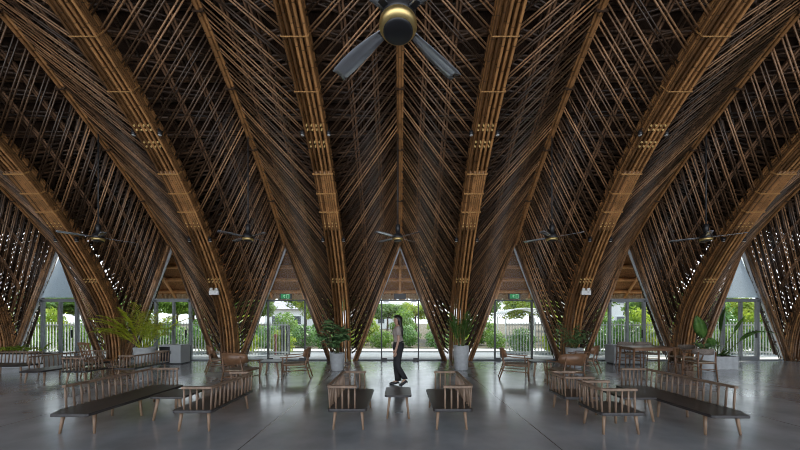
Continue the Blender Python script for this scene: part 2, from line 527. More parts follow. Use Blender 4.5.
# eave outside the glass, over the middle five bays
EX = 11.9
eave = struct('roof_eave', sheet([(YF + .02, 4.93), (YF + 2.25, 2.58)], -EX, EX, .32), M['eave'])
for k in range(5):
    y = YF + .25 + k * .44; z = 4.93 - (y - YF - .02) * 1.054 - .09
    MB().tube([(-EX, y, z), (EX, y, z)], .075, 8, smooth=False).build('eave_batten', M['batten'], eave)
for k in range(17):
    x = -11.3 + k * 1.413
    MB().tube([(x, YF + .05, 4.74), (x, YF + 2.2, 2.47)], .055, 8).build('eave_rafter', M['batten'], eave)
mb = MB()
x = -EX
while x < EX:
    w = .05 + rnd.random() * .05
    l = .20 + rnd.random() * .12
    mb.box((x, YF + 2.2 + rnd.uniform(-.03, .06), 2.66 - l / 2), (w, .05, l))
    x += w * .8
fr = mb.build('straw_fringe', M['fringe'], eave); fr['kind'] = 'stuff'

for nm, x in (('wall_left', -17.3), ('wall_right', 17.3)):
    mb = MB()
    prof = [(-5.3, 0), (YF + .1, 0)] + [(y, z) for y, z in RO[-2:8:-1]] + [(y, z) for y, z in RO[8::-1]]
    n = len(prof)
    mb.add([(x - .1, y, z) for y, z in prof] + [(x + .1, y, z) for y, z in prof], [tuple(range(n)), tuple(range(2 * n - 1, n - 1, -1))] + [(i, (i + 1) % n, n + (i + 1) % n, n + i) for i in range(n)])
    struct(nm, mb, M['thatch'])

# ---- glazing: one triangular bay between each pair of columns
GY = YF + .12
def bay_window(name, xc, door):
    w = tag(empty(name, (xc, GY / K, 0)), None, None)
    w['kind'] = 'structure'
    hb = 1.66; apex = 4.28
    mb = MB()
    mb.add([(-hb, 0, .02), (hb, 0, .02), (0, 0, apex)], [(0, 1, 2)])
    half = .69 if not door else .64
    zt = 2.25
    fm = M['alu'] if door else M['dark']
    fw = .045 if not door else .085
    # sloping edge trims
    for s in (-1, 1):
        MB().tube([(s * hb, -.03, 0), (0, -.03, apex)], .02, 4, flat=(.06, .10)).build('edge_trim', M['alulight'], w)
        MB().box((s * half, 0, zt / 2), (fw, .10, zt)).build('mullion', fm, w)
    MB().box((0, 0, zt), (1.62, .10, .05 if not door else .12)).build('transom', fm, w)
    MB().box((0, 0, .02), (2 * hb - .1, .12, .04)).build('bottom_rail', fm, w)
    if door:
        MB().box((.02, 0, zt / 2), (.07, .09, zt)).build('meeting_stile', fm, w)
        for s in (-1, 1):
            MB().box((s * .33, 0, .10), (.58, .07, .12)).build('leaf_rail', fm, w)
        h = MB().box((.52, -.08, 1.0), (.03, .05, .30)).build('door_handle', M['black'], w)
        if door == 2:
            MB().add([(-.70, .0, zt + .1), (.70, .0, zt + .1), (0, .0, apex - .35), (-.70, .02, zt + .1), (.70, .02, zt + .1), (0, .02, apex - .35)], [(0, 1, 2), (5, 4, 3), (0, 3, 4, 1), (1, 4, 5, 2), (2, 5, 3, 0)]).build('frosted_panel', M['frost'], w)
    else:
        for s in (-1, 1):
            MB().box((s * .52, -.055, 2.19), (.2, .03, .035)).build('patch_fitting', M['black'], w)
            MB().box((s * .6, -.055, .07), (.22, .03, .06)).build('floor_patch', M['black'], w)
    g = MB()
    g.add([(-hb, .0, .02), (hb, .0, .02), (0, .0, apex), (-hb, .012, .02), (hb, .012, .02), (0, .012, apex)], [(0, 1, 2), (5, 4, 3), (0, 3, 4, 1), (1, 4, 5, 2), (2, 5, 3, 0)])
    g.build('glass', M['glass'], w)
    return w
for i, (k, d) in enumerate(((-3, 2), (-2, 1), (-1, 0), (0, 0), (1, 0), (2, 1), (3, 2))):
    bay_window('window_%d' % (i + 1), k * BAY, d)

# ------------------------------------------------------------------ bamboo arch columns
def make_column():
    root = empty('bamboo_column', (0, 14.0, 0))
    off = Vector((0, -YF, 0))
    N = 90
    ts = [i / N for i in range(N + 1)]
    rib = MB()   # dense side walls and back of the rib
    def line(dx, dn, t0=0, t1=1, k=N):
        return [at(RIB, t0 + (t1 - t0) * i / k) + out(RIB, t0 + (t1 - t0) * i / k) * dn + Vector((dx, 0, 0)) + off for i in range(k + 1)]
    for s in (-1, 1):
        for dn in (.06, .125, .19, .255, .32):
            rib.tube(line(s * .235, dn), .033, 6)
            rib.tube(line(s * .17, dn + .03), .033, 6) if dn > .1 else None
    for dx in (-.21, -.13, -.05, .03, .11, .19):
        rib.tube(line(dx, .40), .036, 6)
    rb = rib.build('arch_rib', M['rib'], root)
    for dx in (-.235, -.12, -.005, .11, .235):
        MB().tube(line(dx, 0), .033, 6).build('rib_pole', M['rib'], root)
    # splice zone, closed by extra poles and three bands
    ta, tb = t_at_y(RIB, 11.75), t_at_y(RIB, 10.35)
    sp = MB()
    for dx in (-.18, -.06, .055, .17): sp.tube(line(dx, -.002, ta, tb, 14), .033, 6)
    sp.build('splice_pole', M['rib'], rb)
    def band(t, w, hgt=.10):
        p = at(RIB, t) + off; o = out(RIB, t); d = (at(RIB, t + .004) - at(RIB, t - .004)).normalized()
        m3 = Matrix((Vector((1, 0, 0)), d, o)).transposed()
        mb = MB()
        mb.box(p + o * -.042, (.56, w, .012), mtx=m3)
        for s in (-1, 1): mb.box(p + o * (hgt / 2) + Vector((s * .277, 0, 0)), (.012, w, hgt + .09), mtx=m3)
        mb.build('binding_band', M['band'], rb)
    for y in (10.4, 10.85, 11.3): band(t_at_y(RIB, y), .035)
    for y in (6.6, 7.6, 8.6): band(t_at_y(RIB, y), .02, .36)
    # pegs: cut pole ends showing between the rib poles
    for y in (9.35, 9.72, 11.62, 12.95):
        t = t_at_y(RIB, y)
        o = out(RIB, t); d = (at(RIB, t + .004) - at(RIB, t - .004)).normalized()
        mb = MB()
        for dx in (-.18, -.06, .055, .17):
            for e in (-.05, .05):
                q = at(RIB, t) + off + d * e + Vector((dx, 0, 0))
                mb.tube([q + o * .12, q - o * .035], .021, 7)
        mb.build('peg_cluster', M['cut'], rb)
    # lattice: straight pole pairs from rib to ridge
    n = 40
    for s in (-1, 1):
        for i in range(n):
            tr = TR4 * (i / n) * 1.02
            tg = TG4 * (i / n) ** 1.06
            wb = .21 + .30 * max(0, 1 - at(RIB, tr).z / 1.8)
            a = at(RIB, tr) + out(RIB, tr) * .20 + Vector((s * wb, 0, 0)) + off
            b = at(RID, tg) + Vector((s * (BAY / 2 - .05), 0, 0)) + off - out(RID, tg) * .02
            if i == 0: a.z = 0.0
            d = (b - a).normalized()
            side = d.cross(out(RIB, max(tr, .1))).normalized() * .029
            mb = MB()
            tn = rnd.random()
            for q in (-1, 1):
                j = Vector((rnd.uniform(-.01, .01), rnd.uniform(-.012, .012), rnd.uniform(-.012, .012)))
                lo = a + side * q; hi = b + side * q + j
                if lo.z < .01: lo.z = .01
                mb.tube([lo, hi], .0165, 6, tone=min(1, max(0, tn + rnd.uniform(-.2, .2))))
            mb.build('lattice_pole', M['pole'], root)
        # poles of the sloping edge of the opening
        a = Vector((s * .52, .05, 0)); b = Vector((s * (BAY / 2 - .03), .02, 4.28))
        eb = MB()
        for dx, dy in ((0, -.09), (-s * .055, -.05), (0, -.02), (-s * .06, .02), (-s * .11, -.02), (-s * .12, -.08)):
            eb.tube([a + Vector((dx, dy, 0)), b + Vector((dx * .6, dy, 0))], .036, 6)
        eb.build('edge_pole', M['pole'], root)
        # long poles crossing the lattice
        for u in (.36, .68):
            lp = MB()
            for e in (-.04, .04):
                pts = []
                for q in range(31):
                    f = .10 + .88 * q / 30
                    A = at(RIB, TR4 * f) + out(RIB, TR4 * f) * .29 + Vector((s * .27, 0, 0))
                    B = at(RID, TG4 * f) + out(RID, TG4 * f) * .08 + Vector((s * (BAY / 2), 0, 0))
                    pts.append(A.lerp(B, u) + off + Vector((e, 0, 0)))
                lp.tube(pts, .03, 6)
            lp.build('long_pole', M['purlin'], root)
    # second and third layers behind, crossing the other way
    bk = MB()
    for s in (-1, 1):
        n2 = 44
        for i in range(n2 + 14):
            f = i / n2
            if f > .5 and i % 2: continue
            tr = TR4 * f - .02; tg = TG4 * (f - .26)
            if tg < 0:
                # ends on the sloping edge of the opening
                A = at(RIB, max(0, tr)); u = min(1, max(0.06, f / .26))
                b = Vector((s * (.50 + (BAY / 2 - .5) * u), YF + .10, 4.28 * u))
            else:
                b = at(RID, min(1, tg)) + out(RID, tg) * .16 + Vector((s * (BAY / 2 - .02), 0, 0))
            if tr < 0 or tr > TR4 * 1.06: continue
            a = at(RIB, tr) + out(RIB, tr) * .34 + Vector((s * .25, 0, 0))
            d = (b - a).normalized(); sd = d.cross(out(RIB, max(tr, .1))).normalized() * .05
            for q in (-1, 1): bk.tube([a + sd * q + off, b + sd * q + off], .028, 5)
        n3 = 40
        for i in range(n3):
            f = (i + .5) / n3
            if f > .5: continue
            tr = TR4 * f; tg = TG4 * max(0, f - .012)
            wb = .25 + .22 * max(0, 1 - at(RIB, tr).z / 1.8)
            a = at(RIB, tr) + out(RIB, tr) * .42 + Vector((s * wb, 0, 0)) + off
            b = at(RID, tg) + out(RID, tg) * .26 + Vector((s * (BAY / 2 - .02), 0, 0)) + off
            for e_ in (-.04, .04):
                ev = Vector((e_ * .9, 0, e_ * .4 * s))
                bk.tube([a + ev, b + ev], .03, 5)
        for i in range(58):
            f = .06 + .52 * i / 57
            a = at(RIB, TR4 * f) + out(RIB, TR4 * f) * .50 + Vector((s * .2, 0, 0)) + off
            tg = TG4 * (f - .20)
            if tg >= 0:
                b = at(RID, tg) + out(RID, tg) * .32 + Vector((s * (BAY / 2 - .02), 0, 0)) + off
            else:
                u = max(.1, f / .20)
                b = Vector((s * (.50 + (BAY / 2 - .5) * u), .16, 4.28 * u))
            bk.tube([a, b], .034, 5)
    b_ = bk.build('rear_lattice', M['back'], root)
    b_['kind'] = 'stuff'
    return root
col0 = make_column()
COLS = [(-2.12, 'bamboo arch column behind the white pot with the big-leaved plant'),
        (2.12, 'bamboo arch column behind the tall white pot with the upright palm'),
        (-6.36, 'bamboo arch column behind the group of wooden armchairs, emergency light on its left side of the hall'),
        (6.36, 'bamboo arch column behind the dark leafy plant and armchairs, with an emergency light'),
        (-10.6, 'bamboo arch column between the two framed doors by the yellow-green palm'),
        (10.6, 'bamboo arch column between two framed doors, behind the dining table'),
        (-14.84, 'bamboo arch column cut by the left edge, behind the low leafy planter'),
        (14.84, 'bamboo arch column cut by the right edge, beyond the banana-leaf planter')]
COLS[2] = (-6.36, 'bamboo arch column with an emergency light, behind the left-hand wooden armchairs')
for i, (x, lab) in enumerate(COLS):
    o = col0 if i == 0 else copy_tree(col0)
    place(o, (x, 14.0, 0), 0, lab, 'bamboo arch columns along the glass front')
    o['category'] = 'column'

def make_ridge():
    root = empty('ridge_beam', (0, 14.0, 4.3))
    off = Vector((0, -YF, -4.3))
    for dx, dn in ((-.055, -.03), (.055, -.03), (0, -.09)):
        MB().tube([at(RID, t / 60) + out(RID, t / 60) * dn + Vector((dx, 0, 0)) + off for t in range(61)], .04, 7).build('ridge_pole', M['rib'], root)
    mb = MB()
    for dx, dn in ((-.09, .05), (.09, .05), (0, .05), (-.05, .12), (.05, .12)):
        mb.tube([at(RID, t / 60) + out(RID, t / 60) * dn + Vector((dx, 0, 0)) + off for t in range(61)], .04, 6)
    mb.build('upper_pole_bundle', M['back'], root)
    for y in (12.5, 11, 9.5, 8):
        t = t_at_y(RID, y); p = at(RID, t) + off; o = out(RID, t); d = (at(RID, t + .004) - at(RID, t - .004)).normalized()
        MB().box(p - o * .06, (.24, .03, .16), mtx=Matrix((Vector((1, 0, 0)), d, o)).transposed()).build('binding', M['back'], root)
    return root
rg0 = make_ridge()
RGL = ['bamboo ridge beam rising above the walking woman', 'bamboo ridge beam above the left clear glass bay with a green sign', 'bamboo ridge beam above the right clear glass bay with a green sign',
       'bamboo ridge beam above the framed door beside the yellow-green palm', 'bamboo ridge beam above the framed door beside the dining table',
       'bamboo ridge beam above the frosted-topped door at far left', 'bamboo ridge beam above the frosted-topped door at far right']
for i, k in enumerate((0, -1, 1, -2, 2, -3, 3)):
    o = rg0 if i == 0 else copy_tree(rg0)
    place(o, (k * BAY, 14.0, 4.3), 0, RGL[i], 'ridge beams of the vaults')
    o['category'] = 'beam'

# ------------------------------------------------------------------ ceiling fans
def make_fan(rod):
    root = empty('ceiling_fan', (0, 0, 0))       # origin at the blade plane
    MB().lathe([(.135, -.03), (.142, .0), (.14, .05), (.10, .10), (.05, .13)], n=28).build('motor_housing', M['black'], root)
    MB().lathe([(.112, -.088), (.134, -.080), (.148, -.058), (.146, -.02)], n=32).build('brass_ring', M['gold'], root)
    MB().lathe([(.02, -.104), (.10, -.102), (.116, -.094), (.116, -.08)], n=32).build('bottom_cap', M['black'], root)
    MB().lathe([(.06, .12), (.068, .34), (.04, .38)], n=16).build('rod_cup', M['black'], root)
    MB().tube([(0, 0, .3), (0, 0, rod)], .016, 8).build('rod', M['dark'], root)
    for k in range(4):
        a = math.pi / 4 + k * math.pi / 2 + .02
        d = Vector((math.cos(a), math.sin(a), 0)); sd = Vector((-d.y, d.x, 0))
        mb = MB(); n = 12
        top = []; fs = []
        for i in range(n + 1):
            u = i / n; r = .14 + .66 * u
            w = .030 + .040 * math.sin(math.pi * min(1, u * 1.1) * .6)
            if u > .94: w *= .93
            sk = .008 * math.sin(math.pi * u)
            tw = R(14 - 6 * u)
            for q, hz in ((-1, 0), (-.35, .010), (.35, .010), (1, 0)):
                c = d * r + sd * (sk + q * w * math.cos(tw)) + Vector((0, 0, q * w * math.sin(tw) + hz + .01))
                top.append(c)
        nv = len(top)
        bot = [p - Vector((0, 0, .008)) for p in top]
        for i in range(n):
            for q in range(3):
                A = i * 4 + q
                fs.append((A, A + 4, A + 5, A + 1)); fs.append((nv + A, nv + A + 1, nv + A + 5, nv + A + 4))
            fs.append((i * 4, nv + i * 4, nv + i * 4 + 4, i * 4 + 4)); fs.append((i * 4 + 3, i * 4 + 7, nv + i * 4 + 7, nv + i * 4 + 3))
        for q in range(3):
            fs.append((q, q + 1, nv + q + 1, nv + q)); fs.append((n * 4 + q, nv + n * 4 + q, nv + n * 4 + q + 1, n * 4 + q + 1))
        mb.add(top + bot, fs, True)
        b = mb.build('blade', M['blade'], root)
        MB().box(d * .15 + Vector((0, 0, .012)), (.10, .06, .012), rz=a).build('blade_bracket', M['black'], b)
    return root
fan0 = make_fan(6.83 - 3.82 - .1)
FANL = ['four-bladed ceiling fan hanging in front of the middle ridge above the walking woman', 'four-bladed ceiling fan second from the left, between the two left ribs', 'four-bladed ceiling fan second from the right, between the two right ribs',
        'four-bladed ceiling fan farthest left, above the framed door bench', 'four-bladed ceiling fan farthest right, above the dining table']
for i, k in enumerate((0, -1, 1, -2, 2)):
    o = fan0 if i == 0 else copy_tree(fan0)
    place(o, (k * BAY - .06 * (1 - abs(k)), 10.55, 3.82), 0 if i == 0 else rnd.uniform(-.25, .25), FANL[i], 'row of distant ceiling fans')
    o['category'] = 'ceiling fan'
f = make_fan(8.95 - 3.88 - .12)
place(f, (-.015, 2.95, 3.88), 0, 'large black ceiling fan with a brass ring, nearest overhead at the top')
f['category'] = 'ceiling fan'

# ------------------------------------------------------------------ wall fittings
def exit_sign(x, lit, label):
    r = empty('exit_sign', (x, 14.02, 2.29), 0, label, 'sign')
    MB().box((0, 0, .10), (.44, .05, .20)).build('housing', M['black'], r)
    if lit:
        MB().box((0, -.028, .10), (.34, .006, .17)).build('face', M['green'], r)
        mb = MB()
        mb.lathe([(.004, -.003), (.017, 0), (.004, .003)], (-.03, -.033, .158), 8)
        for a, b in (((-.035, .145), (-.05, .095)), ((-.05, .095), (-.025, .065)), ((-.025, .065), (-.035, .035)), ((-.05, .095), (-.085, .07)), ((-.035, .14), (-.005, .115)), ((-.04, .14), (-.08, .12))):
            mb.tube([(a[0], -.033, a[1]), (b[0], -.033, b[1])], .008, 5)
        for zz in (.03, .17):
            mb.box((.09, -.033, zz), (.09, .004, .012))
        for xx in (.05, .13): mb.box((xx, -.033, .10), (.012, .004, .14))
        mb.build('running_figure', M['signwhite'], r)
    return r
exit_sign(-BAY, True, 'green exit sign with running figure over the left clear glass bay')
exit_sign(BAY, True, 'green exit sign with running figure over the right clear glass bay')
exit_sign(0, False, 'dark unlit sign box on the rail above the walking woman')

def em_light(x, label):
    y = 12.93
    r = empty('emergency_light', (x, y, 2.37), 0, label, 'emergency light')
    MB().box((0, 0, .08), (.32, .07, .15)).build('housing', M['white'], r, bevel=.01)
    MB().box((.06, -.037, .10), (.06, .006, .02)).build('indicator', M['black'], r)
    for s in (-1, 1):
        MB().lathe([(.02, -.05), (.05, -.04), (.058, 0), (.03, .04)], (s * .085, -.01, .205), 14).build('lamp_head', M['white'], r)
    MB().box((0, .05, .1), (.08, .10, .06)).build('bracket', M['black'], r)
em_light(-6.36, 'white twin-head emergency light on the bamboo column behind the left armchairs')
em_light(6.36, 'white twin-head emergency light on the bamboo column behind the leafy plant')

SP = empty('spotlight', (0, 0, 0)); SP['category'] = 'spotlight'
MB().lathe([(.03, -.06), (.05, -.05), (.05, .04), (.02, .06)], n=12).build('lamp_body', M['black'], SP)
MB().lathe([(.035, -.066), (.042, -.060)], n=12).build('lens', M['white'], SP)
MB().box((0, .0, .07), (.02, .14, .03)).build('bracket', M['black'], SP)
first = True
for x, who in ((-2.12, 'column behind the big-leaved plant'), (2.12, 'column behind the upright palm'), (-6.36, 'column behind the left armchairs'), (6.36, 'column behind the dark leafy plant'), (-10.6, 'column beside the yellow-green palm'), (10.6, 'column behind the dining table')):
    for y, hw in ((9.5, 'upper'), (12.0, 'lower')):
        t = t_at_y(RIB, y); p = at(RIB, t)
        for s, sw in ((-1, 'left'), (1, 'right')):
            o = SP if first else copy_tree(SP)
            first = False
            place(o, (x + s * .33, p.y / K, p.z + .02), 0, '%s small spotlight on the %s flank of the bamboo %s' % (hw, sw, who), 'small spotlights on the ribs')

# ------------------------------------------------------------------ furniture
def rounded(x0, x1, y0, y1, r, n=5, cham=None):
    pts = []
    for cx, cy, a0 in ((x1 - r, y0 + r, -90), (x1 - r, y1 - r, 0), (x0 + r, y1 - r, 90), (x0 + r, y0 + r, 180)):
        for i in range(n + 1):
            a = R(a0 + 90 * i / n)
            pts.append((cx + r * math.cos(a), cy + r * math.sin(a)))
    return pts
SEAT = .31; RAIL = .63
def make_bench(name, cat, L, W, far, near, ch=0.0, spacing=.108):
    """back along local x=0 (seat reaches to x=W), length along y; far/near: lengths of the returns."""
    r = empty(name, (0, 0, 0)); r['category'] = cat
    rad = .06
    if ch:
        poly = [(ch * .55, 0), (W - .03, 0), (W, .03), (W, L - rad), (W - rad * .3, L - rad * .3), (W - rad, L), (rad, L), (rad * .3, L - rad * .3), (0, L - rad), (0, ch * 1.1)]
    else:
        poly = rounded(0, W, 0, L, rad)
    MB().prism(poly, SEAT - .04, SEAT).build('seat', M['seat'], r, bevel=.008)
    ins = .035
    y0 = .03 if near else ch * 1.1 + .02
    y1 = L - .03
    pts = []
    if near: pts += [(near, y0), (ins + .05, y0), (ins + .012, y0 + .012)]
    pts.append((ins, y0 + (.05 if near else 0)))
    pts.append((ins, y1 - (.05 if far else 0)))
    if far: pts += [(ins + .012, y1 - .012), (ins + .05, y1), (far, y1)]
    lean = -.02
    rail = MB()
    rail.tube([(x + (lean if x < .1 else 0), y, RAIL - .017) for x, y in pts], .02, 4, flat=(.055, .034))
    rail.build('back_rail', M['wood'], r, bevel=.006)
    sp = []
    nb = max(3, round((y1 - y0) / spacing))
    for i in range(nb + 1):
        sp.append((ins, y0 + .02 + (y1 - y0 - .04) * i / nb, lean))
    for ret, yy in ((near, y0), (far, y1)):
        if ret:
            k = max(2, round((ret - .06) / .078))
            for i in range(k):
                sp.append((ins + (ret - ins - .025) * (i + 1) / k, yy, 0))
    for x, y, dl in sp:
        MB().tube([(x, y, SEAT - .005), (x + dl * .5, y, (SEAT + RAIL) / 2), (x + dl, y, RAIL - .03)], [.012, .0145, .011], 8).build('spindle', M['wood'], r)
    lx = (.10, W - .08)
    ly = [ch * .5 + .08 if ch else .11, L - .11]
    if L > 1.7: ly.insert(1, L / 2)
    for y in ly:
        for x in lx:
            sxx = -1 if x < W / 2 else 1
            syy = -1 if y < L * .4 else (1 if y > L * .6 else 0)
            MB().tube([(x, y, SEAT - .035), (x + sxx * .025, y + syy * .03, 0)], .024, 10, r2=.015).build('leg', M['legwood'], r)
    return r
def mirror_tree(o):
    """mirror the parts of a thing across its local x (mesh data copied and flipped)."""
    for ch in o.children:
        me = ch.data.copy()
        me.transform(Matrix.Scale(-1, 4, (1, 0, 0)))
        me.flip_normals()
        ch.data = me
    return o

bl = make_bench('slatted_bench', 'bench', 2.25 * K, .60, .50, 0, .22)
place(bl, (-4.68, 4.92, 0), 0, 'long dark slatted bench nearest the camera on the left')
b2 = copy_tree(bl); place(b2, (-9.15, 8.95, 0), 0, 'long slatted bench in front of the frosted-topped door at left')
br = mirror_tree(copy_tree(bl)); place(br, (4.62, 4.85, 0), 0, 'long dark slatted bench nearest the camera on the right')
g = 'two-seat benches with a slatted back'
cb = make_bench('slatted_bench', 'bench', 1.52 * K, .55, .41, .41)
place(cb, (-1.01, 5.2, 0), 0, 'two-seat slatted bench left of the middle low table', g)
cb2 = mirror_tree(copy_tree(cb)); place(cb2, (1.01, 5.2, 0), 0, 'two-seat slatted bench right of the middle low table', g)
sb = copy_tree(cb2); place(sb, (-2.56, 5.12, 0), R(0), 'two-seat slatted bench beside the low table and long bench at left', g)
sb2 = copy_tree(cb2); place(sb2, (-6.72, 9.55, 0), 0, 'two-seat slatted bench in front of the yellow-green palm', g)
sb3 = copy_tree(cb2); place(sb3, (-10.1, 10.75, 0), R(90), 'slatted bench cut by the left edge, in front of the leafy planter', g)
g = 'single slatted armchairs'
sc_ = make_bench('slatted_armchair', 'armchair', .60, .60, .48, .48)
place(sc_, (2.66, 4.98, 0), 0, 'single slatted armchair beside the right low table, nearer of the two', g)
s2 = copy_tree(sc_); place(s2, (2.62, 6.0, 0), 0, 'single slatted armchair behind the nearer slatted armchair at right', g)
s3 = copy_tree(sc_); place(s3, (-7.5, 9.0, 0), R(90), 'single slatted armchair in front of the bamboo column, at the left bench corner', g)

def make_low_table(name, cat, w, d, h, tm):
    r = empty(name, (0, 0, 0)); r['category'] = cat
    MB().prism(rounded(-w / 2, w / 2, -d / 2, d / 2, .05), h - .03, h).build('table_top', tm, r, bevel=.006)
    for sx_ in (-1, 1):
        for sy in (-1, 1):
            MB().tube([(sx_ * (w / 2 - .08), sy * (d / 2 - .08), h - .028), (sx_ * (w / 2 - .04), sy * (d / 2 - .04), 0)], .022, 10, r2=.014).build('leg', M['legwood'], r)
    return r
g = 'low side tables'
t0 = make_low_table('low_table', 'table', .42, .60, .37, M['seat'])
place(t0, (-.03, 6.2, 0), 0, 'low dark-topped table in the middle in front of the walking woman', g)
for x, y, lab in ((-3.55, 6.05, 'low dark-topped table between the long bench and two-seat bench at left'), (3.62, 6.0, 'low dark-topped table between the slatted armchairs and the long right bench')):
    place(copy_tree(t0), (x, y, 0), 0, lab, g, (1.25, .9, 1.0))
for x, y, lab in ((-3.5, 10.35, 'low wooden table among the brown armchairs at left'), (3.85, 10.4, 'low wooden table among the brown armchairs at right')):
    place(copy_tree(t0), (x, y, 0), 0, lab, g, (1.5, .8, 1.12))
tag(MB().prism(rounded(-.07, .07, -.05, .05, .03), 0, .006).build('floor_socket_cover', M['alu']), 'small pale floor socket cover under the middle low table', 'floor socket').location = (-.02, 6.32 * K, .001)

def make_lounge():
    """faces local -y"""
    r = empty('wooden_armchair', (0, 0, 0)); r['category'] = 'armchair'
    mb = MB()
    n = 12
    for i in range(1):
        pass
    # woven seat
    MB().prism(rounded(-.29, .29, -.30, .24, .05), .335, .375).build('seat', M['weave'], r, bevel=.012)
    # curved plywood back
    L_, R_ = [], []
    vs = []; fs = []
    for i in range(n + 1):
        u = i / n * 2 - 1
        x = .385 * u; y = .36 - .13 * u * u
        hh = .115 * (1 - .4 * abs(u) ** 3)
        vs += [(x, y - .01, .62 - hh), (x, y + .02, .63 + hh)]
    for i in range(n): fs.append((2 * i, 2 * i + 2, 2 * i + 3, 2 * i + 1))
    MB().add(vs, fs, True).build('backrest', M['chair'], r, thick=.022)
    for s in (-1, 1):
        MB().tube([(s * .27, .40, 0), (s * .27, .27, .36), (s * .25, .335, .66)], [.014, .021, .015], 8).build('leg', M['chair'], r)
        MB().tube([(s * .32, -.30, 0), (s * .33, -.29, .36), (s * .345, -.27, .52)], [.014, .02, .015], 8).build('leg', M['chair'], r)
        am = MB()
        pts = [(s * .345, -.34, .53), (s * .36, -.18, .535), (s * .35, .04, .545), (s * .31, .20, .565), (s * .27, .30, .575)]
        wd = [.030, .05, .04, .025, .02]
        nv = []
        for (x, y, z), w in zip(pts, [.022, .034, .028, .02, .016]):
            nv += [(x - w, y, z), (x + w, y, z)]
        am.add(nv, [(2 * i, 2 * i + 1, 2 * i + 3, 2 * i + 2) for i in range(4)], True)
        am.build('armrest', M['chair'], r, thick=.02)
        MB().tube([(s * .325, -.295, .20), (s * .27, .33, .22)], .011, 7).build('stretcher', M['chair'], r)
        MB().tube([(s * .325, -.29, .345), (s * .27, .275, .345)], .016, 7).build('seat_rail', M['chair'], r)
    for y, z in ((-.29, .345), (.275, .345)):
        MB().tube([(-.32 if y < 0 else -.27, y, z), (.32 if y < 0 else .27, y, z)], .016, 7).build('seat_rail', M['chair'], r)
    MB().tube([(-.27, .325, .24), (.27, .325, .24)], .011, 7).build('stretcher', M['chair'], r)
    return r
g = 'wooden lounge armchairs'
lc = make_lounge()
place(lc, (-3.68, 8.75, 0), R(172), 'brown wooden armchair seen from behind, near the left slatted bench', g, (.86, 1.0, 1.08))
for x, y, a, lab in ((-5.2, 11.0, 125, 'brown wooden armchair at the foot of the bamboo column with the left emergency light'),
                     (-2.74, 9.95, -80, 'brown wooden armchair in profile in front of the left clear glass bay'),
                     (2.98, 9.8, 75, 'brown wooden armchair in profile in front of the right clear glass bay'),
                     (3.78, 8.6, 185, 'brown wooden armchair seen from behind, behind the slatted armchairs at right'),
                     (5.35, 11.0, 228, 'brown wooden armchair in front of the dark leafy plant')):
    place(copy_tree(lc), (x, y, 0), R(a), lab, g, (.86, 1.0, 1.08))

# dining set
def make_dining_table():
    r = empty('dining_table', (0, 0, 0)); r['category'] = 'table'
    MB().box((0, 0, .735), (1.32, .66, .03)).build('table_top', M['chair'], r, bevel=.008)
    for s in (-1, 1):
        MB().box((0, s * .25, .685), (1.08, .025, .07)).build('apron', M['chair'], r)
        MB().box((s * .54, 0, .685), (.025, .5, .07)).build('apron', M['chair'], r)
        for t in (-1, 1):
            MB().tube([(s * .57, t * .27, .72), (s * .60, t * .29, 0)], .032, 10, r2=.02).build('leg', M['chair'], r)
    return r
dt = make_dining_table(); place(dt, (7.18, 11.0, 0), 0, 'brown wooden dining table near the right framed door')
def make_dining_chair():
    """faces local -y"""
    r = empty('dining_chair', (0, 0, 0)); r['category'] = 'chair'
    MB().prism(rounded(-.23, .23, -.22, .21, .03), .44, .47).build('seat', M['weave'], r, bevel=.01)
    vs = []; fs = []
    n = 10
    for i in range(n + 1):
        u = i / n * 2 - 1
        x = .27 * u; y = .25 - .16 * u * u
        hh = .075 * (1 - .3 * u * u)
        vs += [(x, y, .72 - hh), (x, y + .01, .73 + hh)]
    for i in range(n): fs.append((2 * i, 2 * i + 2, 2 * i + 3, 2 * i + 1))
    MB().add(vs, fs, True).build('backrest', M['wicker'], r, thick=.024)
    for s in (-1, 1):
        MB().tube([(s * .23, .24, 0), (s * .215, .20, .45), (s * .21, .21, .72)], [.014, .02, .014], 8).build('leg', M['chair'], r)
        MB().tube([(s * .24, -.22, 0), (s * .235, -.21, .45), (s * .245, -.14, .66)], [.014, .02, .013], 8).build('leg', M['chair'], r)
        MB().tube([(s * .235, -.18, .665), (s * .27, .05, .70), (s * .262, .10, .71)], .014, 7).build('armrest', M['chair'], r)
        MB().tube([(s * .237, -.21, .22), (s * .222, .22, .22)], .010, 7).build('stretcher', M['chair'], r)
    for y, z in ((-.21, .30), (.22, .28), (-.21, .43), (.2, .43)):
        MB().tube([(-.225, y, z), (.225, y, z)], .011, 7).build('stretcher', M['chair'], r)
    return r
g = 'chairs around the dining table'
dc = make_dining_chair(); place(dc, (7.36, 12.2, 0), 0, 'dining chair on the far side of the dining table, nearer the middle of the hall', g)
for x, y, a, lab in ((7.93, 12.2, 0, 'dining chair on the far side of the dining table, nearer its column'), (7.72, 9.75, 178, 'dining chair with grey-brown curved back nearest the camera at the dining table'),
                     (8.2, 10.95, -88, 'dining chair tucked at the end of the dining table')):
    place(copy_tree(dc), (x, y, 0), R(a), lab, g)
lad = empty('spindle_chair', (-8.15, 10.2, 0), R(160), 'high-backed spindle chair beside the long bench at left', 'chair')
MB().prism(rounded(-.23, .23, -.22, .22, .04), .41, .45).build('seat', M['chair'], lad, bevel=.01)
for s in (-1, 1):
    MB().tube([(s * .22, .26, 0), (s * .2, .2, .43), (s * .21, .31, .92)], [.014, .02, .014], 8).build('leg', M['chair'], lad)
    MB().tube([(s * .23, -.24, 0), (s * .2, -.19, .43)], .014, 8, r2=.02).build('leg', M['chair'], lad)
    MB().tube([(s * .215, -.22, .2), (s * .21, .23, .2)], .01, 7).build('stretcher', M['chair'], lad)
